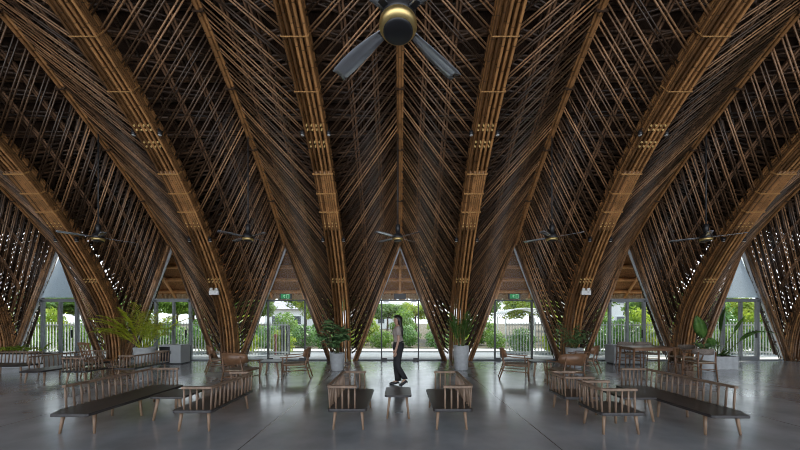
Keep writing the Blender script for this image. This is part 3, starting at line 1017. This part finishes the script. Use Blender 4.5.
MB().tube([(-.24, .30, .90), (0, .33, .915), (.24, .30, .90)], .02, 6, flat=(.03, .06)).build('back_rail', M['chair'], lad)
MB().tube([(-.2, .245, .62), (0, .265, .62), (.2, .245, .62)], .02, 6, flat=(.025, .04)).build('back_rail', M['chair'], lad)
for i in range(5):
    x = -.14 + .07 * i
    MB().tube([(x, .2, .44), (x * 1.05, .30, .89)], .009, 6).build('spindle', M['chair'], lad)

def cabinet(loc, rz, w, d, h, label, panel):
    r = empty('low_cabinet', loc, rz, label, 'cabinet')
    MB().box((0, 0, h / 2 + .02), (w, d, h - .04)).build('body', M['cab'], r, bevel=.006)
    MB().box((0, 0, h - .01), (w + .03, d + .03, .03)).build('cabinet_top', M['cab'], r, bevel=.006)
    MB().box((0, 0, .02), (w - .06, d - .06, .04)).build('plinth', M['dark'], r)
    for s in (-1, 1):
        dr = MB().box((s * w / 4, -d / 2 - .008, h / 2), (w / 2 - .02, .016, h - .12)).build('cabinet_door', M['screen'] if panel and s < 0 else M['cab'], r)
        MB().box((s * .04, -d / 2 - .025, h * .62), (.015, .02, .12)).build('handle', M['dark'], dr)
    return r
cabinet((-7.86, 13.2, 0), 0, .75, .45, .66, 'grey low cabinet with a dark panel beside the yellow-green palm', True)
cabinet((7.75, 13.1, 0), 0, 1.0, .45, .66, 'pale grey low cabinet in front of the right framed door', False)

# ------------------------------------------------------------------ indoor plants
def leaf(mb, base, dirv, length, width, droop, n=7, fold=.15, roll=0.0, tip=1.0):
    d = Vector(dirv).normalized()
    side = d.cross(Vector((0, 0, 1)))
    if side.length < .05: side = Vector((1, 0, 0))
    side.normalize()
    side = Matrix.Rotation(roll, 3, d) @ side
    p = Vector(base); l = []; c = []; r = []
    for i in range(n + 1):
        u = i / n
        w = width / 2 * math.sin(math.pi * min(1, (u * .93 + .04)) ** tip)
        upv = side.cross(d).normalized()
        l.append(p + side * w + upv * w * fold); c.append(p.copy()); r.append(p - side * w + upv * w * fold)
        d = (d + Vector((0, 0, -droop / n))).normalized()
        p = p + d * (length / n)
    mb.strip(l, c); mb.strip(c, r)

def pot(r, r0, r1, h, square=None):
    if square:
        w, d = square
        mb = MB()
        mb.prism(rounded(-w / 2, w / 2, -d / 2, d / 2, .02), 0, h)
        mb.build('planter_box', M['concrete'], r, bevel=.01)
        MB().prism(rounded(-w / 2 + .03, w / 2 - .03, -d / 2 + .03, d / 2 - .03, .02), h, h + .012).build('soil', M['soil'], r)
    else:
        MB().lathe([(r0 * .9, 0), (r0, .02), ((r0 + r1) / 2, h * .5), (r1, h), (r1 - .02, h), (r1 - .025, h - .04), (.01, h - .04)], n=28).build('pot', M['concrete'], r)
        MB().lathe([(r1 - .028, h - .045), (r1 - .03, h - .03), (.01, h - .028)], n=20).build('soil', M['soil'], r)

# fiddle-leaf plant, middle left
r = empty('potted_plant', (-1.9, 11.45, 0), 0, 'white conical pot with a big-leaved plant in front of the left middle column', 'plant')
pot(r, .18, .235, .53)
st = MB(); fo = MB(); q = random.Random(3)
for k in range(8):
    a = q.uniform(0, 6.28); top = Vector((math.cos(a) * q.uniform(.2, .5), math.sin(a) * .3, q.uniform(1.0, 1.5)))
    b = Vector((math.cos(a) * .06, math.sin(a) * .06, .5))
    mid = b.lerp(top, .5) + Vector((0, 0, .08))
    st.tube([b, mid, top], .012, 6, r2=.006)
    for j in range(6):
        u = .40 + .60 * j / 5
        p = b.lerp(top, u)
        aa = q.uniform(0, 6.28)
        leaf(fo, p, (math.cos(aa), math.sin(aa), q.uniform(.0, .9)), q.uniform(.30, .42), q.uniform(.24, .32), q.uniform(.5, 1.1), roll=q.uniform(-.4, .4))
st.build('stem', M['stem'], r); fo.build('foliage', M['leafd'], r, thick=.003)

# upright palm in tall pot, middle right
r = empty('potted_palm', (1.88, 11.6, 0), 0, 'tall white pot with an upright feathery palm before the right middle column', 'plant')
pot(r, .20, .235, .74)
st = MB(); fo = MB(); q = random.Random(5)
def frond(st, fo, base, dirv, length, droop, nl, ll, lw, q, rad=.009, bare=.25):
    d = Vector(dirv).normalized(); p = Vector(base); pts = [p.copy()]; dirs = [d.copy()]
    n = 14
    for i in range(n):
        d = (d + Vector((0, 0, -droop / n * (.3 + 1.4 * i / n)))).normalized()
        p = p + d * (length / n); pts.append(p.copy()); dirs.append(d.copy())
    st.tube(pts, rad, 5, r2=rad * .4)
    for i in range(nl):
        u = bare + (1 - bare) * i / nl
        f_ = u * n; k = min(n - 1, int(f_)); pp = pts[k].lerp(pts[k + 1], f_ - k); dd = dirs[k]
        sd = dd.cross(Vector((0, 0, 1)))
        if sd.length < .05: sd = Vector((1, 0, 0))
        sd.normalize()
        for s in (-1, 1):
            L1 = ll * math.sin(math.pi * (.18 + .8 * (u - bare) / (1 - bare))) + .05
            leaf(fo, pp, dd * .8 + sd * s * .8 + Vector((0, 0, .25)), L1 * q.uniform(.85, 1.1), lw, q.uniform(.5, 1.0), n=4, fold=.3)
for k in range(13):
    a = q.uniform(0, 6.28); sp = q.uniform(.08, .36)
    frond(st, fo, (math.cos(a) * .07, math.sin(a) * .07, .68), (math.cos(a) * sp, math.sin(a) * sp, 1), q.uniform(.8, 1.15), q.uniform(.2, .75), 16, .30, .028, q, bare=.3)
st.build('stem', M['stem'], r); fo.build('foliage', M['leafm'], r)

# areca palm, left
r = empty('potted_palm', (-8.45, 12.5, 0), 0, 'yellow-green feathery palm in a pale round pot by the left framed door', 'plant')
pot(r, .24, .30, .62)
st = MB(); fo = MB(); q = random.Random(11)
for k in range(20):
    a = q.uniform(0, 6.28); sp = q.uniform(.15, .95)
    frond(st, fo, (math.cos(a) * .1, math.sin(a) * .1, .55), (math.cos(a) * sp, math.sin(a) * sp, 1), q.uniform(1.15, 1.75), q.uniform(.8, 1.7), 20, .36, .042, q, bare=.28)
st.build('stem', M['leafi'], r); fo.build('foliage', M['leafi'], r)

# dark leafy plant, right
r = empty('potted_plant', (5.62, 12.2, 0), 0, 'dark leafy plant in a pot behind the right brown armchairs', 'plant')
pot(r, .2, .26, .62)
st = MB(); fo = MB(); q = random.Random(17)
for k in range(12):
    a = q.uniform(0, 6.28); top = Vector((math.cos(a) * q.uniform(.2, .62), math.sin(a) * .35, q.uniform(1.0, 1.42)))
    b = Vector((math.cos(a) * .08, math.sin(a) * .08, .59))
    st.tube([b, b.lerp(top, .5) + Vector((0, 0, .12)), top], .010, 5, r2=.005)
    for j in range(11):
        p = b.lerp(top, .3 + .7 * j / 10); aa = q.uniform(0, 6.28)
        leaf(fo, p, (math.cos(aa), math.sin(aa), q.uniform(-.1, .9)), q.uniform(.14, .26), q.uniform(.06, .11), q.uniform(.4, 1.2))
st.build('stem', M['stem'], r); fo.build('foliage', M['leafd'], r)

# banana-leaf planter, right
r = empty('planter', (10.02, 11.95, 0), 0, 'square concrete planter with large banana-like leaves near the far right door', 'plant')
pot(r, 0, 0, .40, (.66, .66))
st = MB(); fo = MB(); q = random.Random(23)
def big(bx, by, d, L, stemlen, w, droop, roll=0):
    d = Vector(d).normalized(); b = Vector((bx, by, .4)); m_ = b + d * stemlen
    st.tube([b, b.lerp(m_, .5) + Vector((0, 0, .04)), m_], .016, 6, r2=.009)
    leaf(fo, m_, d, L, w, droop, n=10, fold=.25, roll=roll, tip=.8)
big(-.2, 0, (-.42, -.1, 1), .74, .66, .36, .3, 1.2)
big(-.15, .1, (-.22, .1, 1), .72, .56, .32, .3, 1.4)
big(-.1, -.1, (-.05, -.2, 1), .78, .78, .30, .4, 1.3)
big(-.2, -.2, (-.6, -.3, .9), .5, .35, .24, .7, .8)
big(.1, 0, (.55, -.05, 1), .62, .82, .10, .1, .3)
big(.15, -.1, (.75, -.1, .85), 1.15, .62, .22, 1.35, .15)
for k in range(26):
    a = q.uniform(0, 6.28)
    leaf(fo, (math.cos(a) * .15, math.sin(a) * .15, .4), (math.cos(a), math.sin(a), q.uniform(.4, 1.6)), q.uniform(.2, .42), q.uniform(.07, .12), 1.0)
st.build('stem', M['stem'], r); fo.build('foliage', M['leafm'], r, thick=.003)
r = empty('potted_plant', (9.05, 11.2, 0), 0, 'small silvery-green leafy plant in a grey pot between the dining chairs and planter', 'plant')
pot(r, .17, .22, .62)
st = MB(); fo = MB()
for k in range(22):
    a = q.uniform(0, 6.28)
    p = Vector((math.cos(a) * .05, math.sin(a) * .05, .58)); d = Vector((math.cos(a), math.sin(a), q.uniform(.5, 1.8))).normalized()
    st.tube([p, p + d * .16], .006, 5)
    leaf(fo, p + d * .16, d, q.uniform(.2, .32), q.uniform(.09, .15), 1.2)
st.build('stem', M['stem'], r); fo.build('foliage', M['leafd'], r)

# low planter at far left
r = empty('planter', (-12.3, 12.35, 0), 0, 'long pale planter box with low yellow-green leaves at the far left', 'plant')
pot(r, 0, 0, .42, (1.9, .55))
st = MB(); fo = MB(); q = random.Random(31)
for k in range(46):
    x = q.uniform(-.85, .85); a = q.uniform(0, 6.28)
    p = Vector((x, q.uniform(-.2, .2), .42)); d = Vector((math.cos(a) * .8, math.sin(a) * .6, 1)).normalized()
    st.tube([p, p + d * .12], .005, 5)
    leaf(fo, p + d * .12, d, q.uniform(.2, .42), q.uniform(.07, .11), q.uniform(1.0, 1.9))
st.build('stem', M['stem'], r); fo.build('foliage', M['leafy'], r)

# ------------------------------------------------------------------ the walking woman (faces -x)
def skin_mesh(name, verts, edges, radii, m, parent, sub=2, rootv=0):
    me = bpy.data.meshes.new(name)
    me.from_pydata(verts, edges, [])
    o = bpy.data.objects.new(name, me)
    COL.objects.link(o)
    md = o.modifiers.new('skin', 'SKIN')
    md.use_smooth_shade = True
    for i, rr in enumerate(radii):
        sv = me.skin_vertices[0].data[i]
        sv.radius = rr if isinstance(rr, tuple) else (rr, rr)
        sv.use_root = (i == rootv)
    sd = o.modifiers.new('sub', 'SUBSURF'); sd.levels = sub; sd.render_levels = sub
    bpy.context.view_layer.update()
    dg = bpy.context.evaluated_depsgraph_get()
    nm = bpy.data.meshes.new_from_object(o.evaluated_get(dg))
    bpy.data.objects.remove(o)
    bpy.data.meshes.remove(me)
    for p in nm.polygons: p.use_smooth = True
    nm.materials.clear(); nm.materials.append(m)
    o = bpy.data.objects.new(name, nm)
    COL.objects.link(o)
    o.parent = parent
    return o
P = empty('person', (-.06, 8.82, 0), 0, 'woman with long dark hair walking, grey-beige blouse and black trousers', 'person')
V = []; E = []; RD = []
def j(p, r, par=None):
    V.append(p); RD.append(r)
    if par is not None: E.append((par, len(V) - 1))
    return len(V) - 1
# x: negative is forward; y: negative is toward the camera
pel = j((.02, 0, .93), (.115, .135))
wai = j((.015, 0, 1.07), (.088, .105), pel)
che = j((.0, 0, 1.24), (.098, .135), wai)
upc = j((.01, 0, 1.345), (.075, .12), che)
nec = j((.0, 0, 1.41), .047, upc)
jaw = j((-.022, 0, 1.465), (.068, .060), nec)
hd = j((-.008, 0, 1.54), (.105, .084), jaw)
crn = j((.004, 0, 1.605), (.072, .064), hd)
for s in (-1, 1):
    sh = j((.015, s * .155, 1.335), .046, upc)
    if s < 0:
        el = j((.03, -.195, 1.09), .035, sh); wr = j((-.025, -.205, .865), .023, el); pa = j((-.045, -.205, .80), (.028, .018), wr)
    else:
        el = j((.05, .195, 1.09), .035, sh); wr = j((.03, .205, .86), .023, el); pa = j((.015, .205, .80), (.028, .018), wr)
    # fingers
    for fx, fl in ((-.030, .070), (-.011, .080), (.008, .075), (.026, .06)):
        bx = V[pa][0] + fx
        k1 = j((bx, s * .207, V[pa][2] - .035), .0095, pa)
        k2 = j((bx - .008, s * .205, V[pa][2] - .035 - fl * .5), .0088, k1)
        k3 = j((bx - .020, s * .198, V[pa][2] - .035 - fl), .007, k2)
    th1 = j((V[pa][0] - .042, s * .195, V[pa][2] + .015), .0105, wr)
    th2 = j((V[pa][0] - .056, s * .190, V[pa][2] - .03), .008, th1)
# legs: the standing leg (far side) and the trailing leg with lifted heel
hipA = j((.01, .08, .88), .090, pel); knA = j((-.035, .08, .47), .056, hipA); anA = j((-.01, .08, .085), .037, knA); toA = j((-.14, .08, .03), (.034, .026), anA)
hipB = j((.03, -.08, .88), .090, pel); knB = j((-.0, -.08, .48), .056, hipB); anB = j((.17, -.08, .17), .037, knB); toB = j((.10, -.08, .045), (.034, .026), anB)
body = skin_mesh('body', V, E, RD, M['skin'], P)
# face: nose, lips, eyes and ears set on the head's own surface
def front(z, y=0.0):
    return min(v.co.x for v in body.data.vertices if abs(v.co.z - z) < .03 and abs(v.co.y - y) < .03)
def flank(z):
    return max(v.co.y for v in body.data.vertices if abs(v.co.z - z) < .03 and abs(v.co.x) < .04)
fm = MB()
xf = front(1.53)
fm.tube([(xf + .006, 0, 1.555), (xf - .014, 0, 1.520), (xf + .006, 0, 1.508)], [.007, .011, .008], 8)
fm.tube([(xf + .012, -.012, 1.488), (xf + .004, 0, 1.488), (xf + .012, .012, 1.488)], .009, 7)
yf = flank(1.53)
for s in (-1, 1):
    fm.tube([(.0, s * (yf - .004), 1.56), (.012, s * (yf + .004), 1.54), (.0, s * (yf - .004), 1.505)], [.006, .011, .006], 6)
fm.build('face', M['skin'], P)
em = MB()
for s in (-1, 1): em.lathe([(.002, -.007), (.008, 0), (.002, .007)], (front(1.55, s * .03) + .006, s * .028, 1.55), 8)
em.build('eyes', M['hair'], P)
MB().tube([(xf + .014, -.018, 1.480), (xf + .003, 0, 1.481), (xf + .014, .018, 1.480)], .005, 6).build('mouth', M['red'], P)
# hair: cap over the crown, falling straight down the back
MB().loft([(.110, 0, 1.10, .012, .05), (.105, 0, 1.16, .026, .075), (.098, 0, 1.26, .034, .085), (.085, 0, 1.36, .040, .085), (.062, 0, 1.44, .052, .084), (.045, 0, 1.50, .066, yf + .012), (.030, 0, 1.55, .082, yf + .014), (.016, 0, 1.595, .092, yf + .008), (.008, 0, 1.625, .078, .062), (.008, 0, 1.645, .040, .034)]).build('hair', M['hair'], P)
# blouse with short sleeves
bl_ = MB().loft([(.026, 0, 1.00, .122, .140), (.024, 0, 1.06, .112, .130), (.014, 0, 1.14, .106, .126), (-.002, 0, 1.24, .112, .138), (.006, 0, 1.32, .098, .150), (.012, 0, 1.365, .078, .125), (.010, 0, 1.40, .058, .066)])
for s in (-1, 1):
    bl_.tube([(.012, s * .11, 1.345), (.016, s * .165, 1.335), (.022, s * .182, 1.27), (.028, s * .190, 1.18)], [.045, .058, .056, .058], 12)
bl_.build('blouse', M['blouse'], P)
tr_ = MB().loft([(.020, 0, .80, .118, .165), (.022, 0, .88, .128, .168), (.024, 0, .95, .128, .154), (.026, 0, 1.04, .116, .132)])
tr_.loft([(.020, .082, .10, .078, .066), (.0, .082, .20, .070, .062), (-.03, .082, .46, .070, .066), (-.012, .082, .65, .085, .078), (.012, .080, .84, .108, .086)])
tr_.loft([(.165, -.082, .175, .076, .066), (.12, -.082, .27, .070, .062), (.005, -.082, .47, .072, .066), (.012, -.082, .65, .085, .078), (.022, -.080, .84, .108, .086)])
tr_.build('trousers', M['trouser'], P)
sh = MB()
for y, an, to in ((.08, (.0, .08), (-.15, .012)), (-.08, (.185, .14), (.085, .02))):
    sh.tube([(an[0] + .03, y, an[1] - .01), (an[0] * .5 + to[0] * .5 + .01, y, an[1] * .45 + to[1] * .55 + .005), (to[0], y, to[1] + .012), (to[0] - .04, y, to[1] + .008)], [.036, .040, .038, .022], 8)
    sh.tube([(an[0] + .035, y, an[1] - .02), (an[0] + .045 if y < 0 else an[0] + .04, y, an[1] - .075 if y > 0 else an[1] - .07)], .014, 6, r2=.009)
sh.build('shoes', M['black'], P)

# ------------------------------------------------------------------ garden
def blob_leaves(q, n, rx, ry, rz, size, shell=.45):
    mb = MB()
    for i in range(n):
        while True:
            v = Vector((q.uniform(-1, 1), q.uniform(-1, 1), q.uniform(-1, 1)))
            if .01 < v.length <= 1: break
        v = v.normalized() * (1 - shell * q.random() ** 1.5)
        lump = 1 + .16 * math.sin(v.x * 7 + rx) * math.sin(v.y * 6 + 1) + .12 * math.sin(v.z * 9 + ry)
        c = Vector((v.x * rx, v.y * ry, v.z * rz)) * lump
        d = (v + Vector((q.uniform(-.7, .7), q.uniform(-.7, .7), q.uniform(-.5, .9)))).normalized()
        sd = d.orthogonal().normalized()
        sd = Matrix.Rotation(q.uniform(0, 6.28), 3, d) @ sd
        s = size * q.uniform(.6, 1.3)
        up = d.cross(sd)
        a, b, e, f_ = c - sd * s, c + up * s * .42, c + sd * s, c - up * s * .42
        mb.add([a, b, e, f_], [(0, 1, 2, 3)])
    return mb
def make_shrub(q, m, rx=.75, rz=.55, n=1300, size=.085):
    r = empty('shrub', (0, 0, 0)); r['category'] = 'shrub'
    mb = blob_leaves(q, n, rx, rx * .8, rz, size)
    mb.v = [(x, y, z + rz * .95) for x, y, z in mb.v]
    mb.build('foliage', m, r)
    st = MB()
    for k in range(6):
        a = q.uniform(0, 6.28)
        st.tube([(0, 0, 0), (math.cos(a) * rx * .3, math.sin(a) * rx * .3, rz * .9), (math.cos(a) * rx * .55, math.sin(a) * rx * .5, rz * 1.5)], .018, 5, r2=.006)
    st.build('stem', M['bark'], r)
    return r
q = random.Random(41)
SH = [make_shrub(q, M['leaf']), make_shrub(q, M['leafy'], .7, .5), make_shrub(q, M['leafm'], .8, .65)]
used = [False] * 3
SHN = ['bright green garden shrub in the bed across the road', 'yellow-green garden shrub in the bed across the road', 'deep green garden shrub in the bed across the road']
for i in range(24):
    k = q.choice((0, 0, 1, 1, 2)); x = -16 + i * 1.5 + q.uniform(-.03, .03)
    if 5.2 < x < 8.6: continue
    o = copy_tree(SH[k]) if used[k] else SH[k]
    used[k] = True
    s = q.uniform(.8, 1.05)
    place(o, (x, 19.9 + (i % 2) * 1.5, 0), q.uniform(0, 6.28), SHN[k], SHN[k].replace('shrub', 'shrubs'), (s, s, s))
SHN2 = ['bright green shrub close behind the white garden fence', 'yellow-green shrub close behind the white garden fence', 'deep green shrub close behind the white garden fence']
for i in range(16):
    k = q.choice((0, 1, 1, 2)); sgn = -1 if i % 2 else 1
    x = sgn * (5.6 + (i // 2) * 1.6 + q.uniform(-.08, .08))
    s = q.uniform(.75, 1.15)
    place(copy_tree(SH[k]), (x, 17.55 + q.uniform(-.1, .15), 0), q.uniform(0, 6.28), SHN2[k], SHN2[k].replace('shrub', 'shrubs'), (s, s, s * 1.1))

SHT = ['tall bright green bush beyond the garden road', 'tall yellow-green bush beyond the garden road', 'tall deep green bush beyond the garden road']
for i in range(21):
    x = -24 + i * 2.42
    if 5.2 < x < 8.6: continue
    k = (0, 1, 0, 2, 1)[i % 5]
    s = q.uniform(1.15, 1.4)
    place(copy_tree(SH[k]), (x, 23.4, 0), q.uniform(0, 6.28), SHT[k], SHT[k].replace('bush', 'bushes'), (s, s, s * q.uniform(1.2, 1.75)))

def make_tree(q, m, h, cr_, n, size):
    r = empty('tree', (0, 0, 0)); r['category'] = 'tree'
    tk = MB().tube([(0, 0, 0), (.08, .02, h * .35), (-.05, 0, h * .75)], .16, 8, r2=.06)
    for k in range(6):
        a = k * 1.05 + q.uniform(-.3, .3)
        tk.tube([(.05, 0, h * .4 + k * .12), (math.cos(a) * cr_ * .6, math.sin(a) * cr_ * .6, h * .62 + k * .15)], .05, 6, r2=.015)
    tk.build('trunk', M['bark'], r)
    mb = MB()
    for k in range(7):
        a = q.uniform(0, 6.28); rr = cr_ * (.0 if k == 0 else .62)
        b = blob_leaves(q, n // 7, cr_ * q.uniform(.45, .62), cr_ * .55, cr_ * q.uniform(.32, .46), size, .6)
        oz = h * .66 + q.uniform(-.2, .35) * cr_
        b.v = [(x + math.cos(a) * rr, y + math.sin(a) * rr, z + oz) for x, y, z in b.v]
        mb.add(b.v, b.f)
    mb.build('crown', m, r)
    return r
TR = [make_tree(q, M['leaf2'], 4.6, 2.0, 6500, .16), make_tree(q, M['leafy'], 4.0, 1.8, 5500, .15), make_tree(q, M['leaf'], 5.6, 2.3, 7000, .17)]
TN = ['dense mid-green tree beyond the garden road', 'loose yellow-green tree beyond the garden road', 'tall bright green tree beyond the garden road']
used = [False] * 3
spots = [(-6.4, 26, 1), (-11.6, 26, 0), (-16.8, 26, 2), (-22, 26, 1), (-27, 27, 0), (4.9, 26, 2), (9.8, 26, 1), (15, 26.5, 2), (20.3, 26, 0), (25.5, 27, 1), (-1.2, 33, 0), (-9.2, 34, 2), (-15, 34, 1), (-20, 34, 0), (-26, 35, 2), (1.8, 40, 1), (7.3, 34, 0), (12.8, 34, 2), (18.3, 34, 1), (24, 34, 0), (-5, 41, 2), (30, 34, 2)]
for x, y, k in spots:
    o = copy_tree(TR[k]) if used[k] else TR[k]
    used[k] = True
    s = q.uniform(.75, 1.05)
    place(o, (x, y + 2.6, 0), q.uniform(0, 6.28), TN[k], TN[k].replace('tree', 'trees'), (s, s, s))
def make_palm(q):
    r = empty('palm_tree', (0, 0, 0)); r['category'] = 'palm tree'
    MB().tube([(0, 0, 0), (.12, 0, 1.3), (.1, 0, 2.6)], .13, 8, r2=.09).build('trunk', M['bark'], r)
    st = MB(); fo = MB()
    for k in range(13):
        a = k * 2.4; sp = q.uniform(.4, 1.3)
        frond(st, fo, (.1, 0, 2.55), (math.cos(a) * sp, math.sin(a) * sp, 1), q.uniform(1.2, 1.6), 1.7, 18, .38, .05, q, .02, .12)
    st.build('frond_stalk', M['stem'], r); fo.build('crown', M['leafm'], r)
    return r
pm = make_palm(q); place(pm, (-4.2, 25.0, 0), 0, 'palm tree beyond the left clear glass bay', 'palms in the garden', .8)
place(copy_tree(pm), (-19.5, 21.5, 0), 1.0, 'palm tree beyond the far left frosted-topped door', 'palms in the garden', .85)
place(copy_tree(pm), (12.4, 25.6, 0), 2.0, 'palm tree beyond the framed door by the dining table', 'palms in the garden', .9)

# white garden fences left and right
def fence(x0, x1, label):
    r = empty('garden_fence', ((x0 + x1) / 2, 16.05, 0), 0, label, 'fence')
    w = abs(x1 - x0)
    for z in (.14, 1.30): MB().box((0, 0, z), (w, .03, .045)).build('rail', M['fence'], r)
    n = int(w / .125)
    for i in range(n + 1):
        if i >= 99: break
        MB().box((-w / 2 + w * i / n, -.02, .72), (.024, .022, 1.40)).build('picket', M['fence'], r)
fence(-16.6, -4.75, 'white metal picket fence in the garden on the left')
fence(4.5, 16.4, 'white metal picket fence in the garden on the right')

def house(loc, w, d, h, label, rz=0):
    r = empty('house', loc, rz, label, 'house')
    MB().box((0, 0, h / 2), (w, d, h)).build('wall', M['house'], r)
    o = .5
    MB().add([(-w / 2 - o, -d / 2 - o, h), (w / 2 + o, -d / 2 - o, h), (w / 2 + o, d / 2 + o, h), (-w / 2 - o, d / 2 + o, h), (-w / 2, 0, h + 1.5), (w / 2, 0, h + 1.5)],
             [(0, 1, 5, 4), (2, 3, 4, 5), (1, 2, 5), (3, 0, 4), (3, 2, 1, 0)]).build('roof', M['tiles'], r)
    for k in range(3):
        for z in ([1.3, 4.0] if h > 4 else [1.4]):
            f_ = MB().box((-w / 3 + k * w / 3, -d / 2 - .03, z), (1.2, .08, 1.3)).build('window', M['fence'], r)
            MB().box((-w / 3 + k * w / 3, -d / 2 - .075, z), (1.0, .02, 1.1)).build('pane', M['window'], f_)
house((-14.2, 56, 0), 9, 6, 2.9, 'pale house with a grey roof far beyond the left clear glass bay')
house((-3, 64, 0), 10, 6, 3.0, 'pale house with a grey roof far behind the walking woman')
house((27, 50, 0), 12, 6, 5.6, 'pale two-storey house far beyond the garden at right')

# pergola beyond the right clear bay
r = empty('garden_pergola', (6.9, 21.6, 0), 0, 'white arched garden pergola beyond the right clear glass bay', 'pergola')
for s in (-1, 1):
    for t in (-.7, .7): MB().box((s * 1.1, t, .8), (.07, .07, 1.6)).build('post', M['fence'], r)
for k in range(5):
    y = -.8 + .4 * k
    MB().tube([(1.35 * math.cos(math.pi * u / 12), y, 1.58 + .55 * math.sin(math.pi * u / 12)) for u in range(13)], .03, 6).build('arch', M['fence'], r)
for u in (2, 4, 6, 8, 10):
    MB().tube([(1.35 * math.cos(math.pi * u / 12), -.85, 1.6 + .55 * math.sin(math.pi * u / 12)), (1.35 * math.cos(math.pi * u / 12), .85, 1.6 + .55 * math.sin(math.pi * u / 12))], .022, 6).build('batten', M['fence'], r)
for x, y, side in ((-5.14, 16.55, 'left of'), (-4.90, 16.55, 'right of')):
    o = MB().box((0, 0, .62), (.13, .13, 1.24)).box((0, 0, 1.26), (.16, .16, .04)).build('gate_post', M['dark'])
    o.location = (x, y * K, 0)
    tag(o, 'dark square gate post, %s its twin behind the left clear glass bay' % side, 'post', 'dark gate posts')
o = MB().lathe([(.05, 0), (.05, .75), (.065, .76), (.065, .86), (.02, .9)], n=12).build('red_bollard', M['red']); o.location = (-5.42, 16.5 * K, 0)
tag(o, 'slim red bollard beside the dark gate posts behind the left glass', 'bollard')
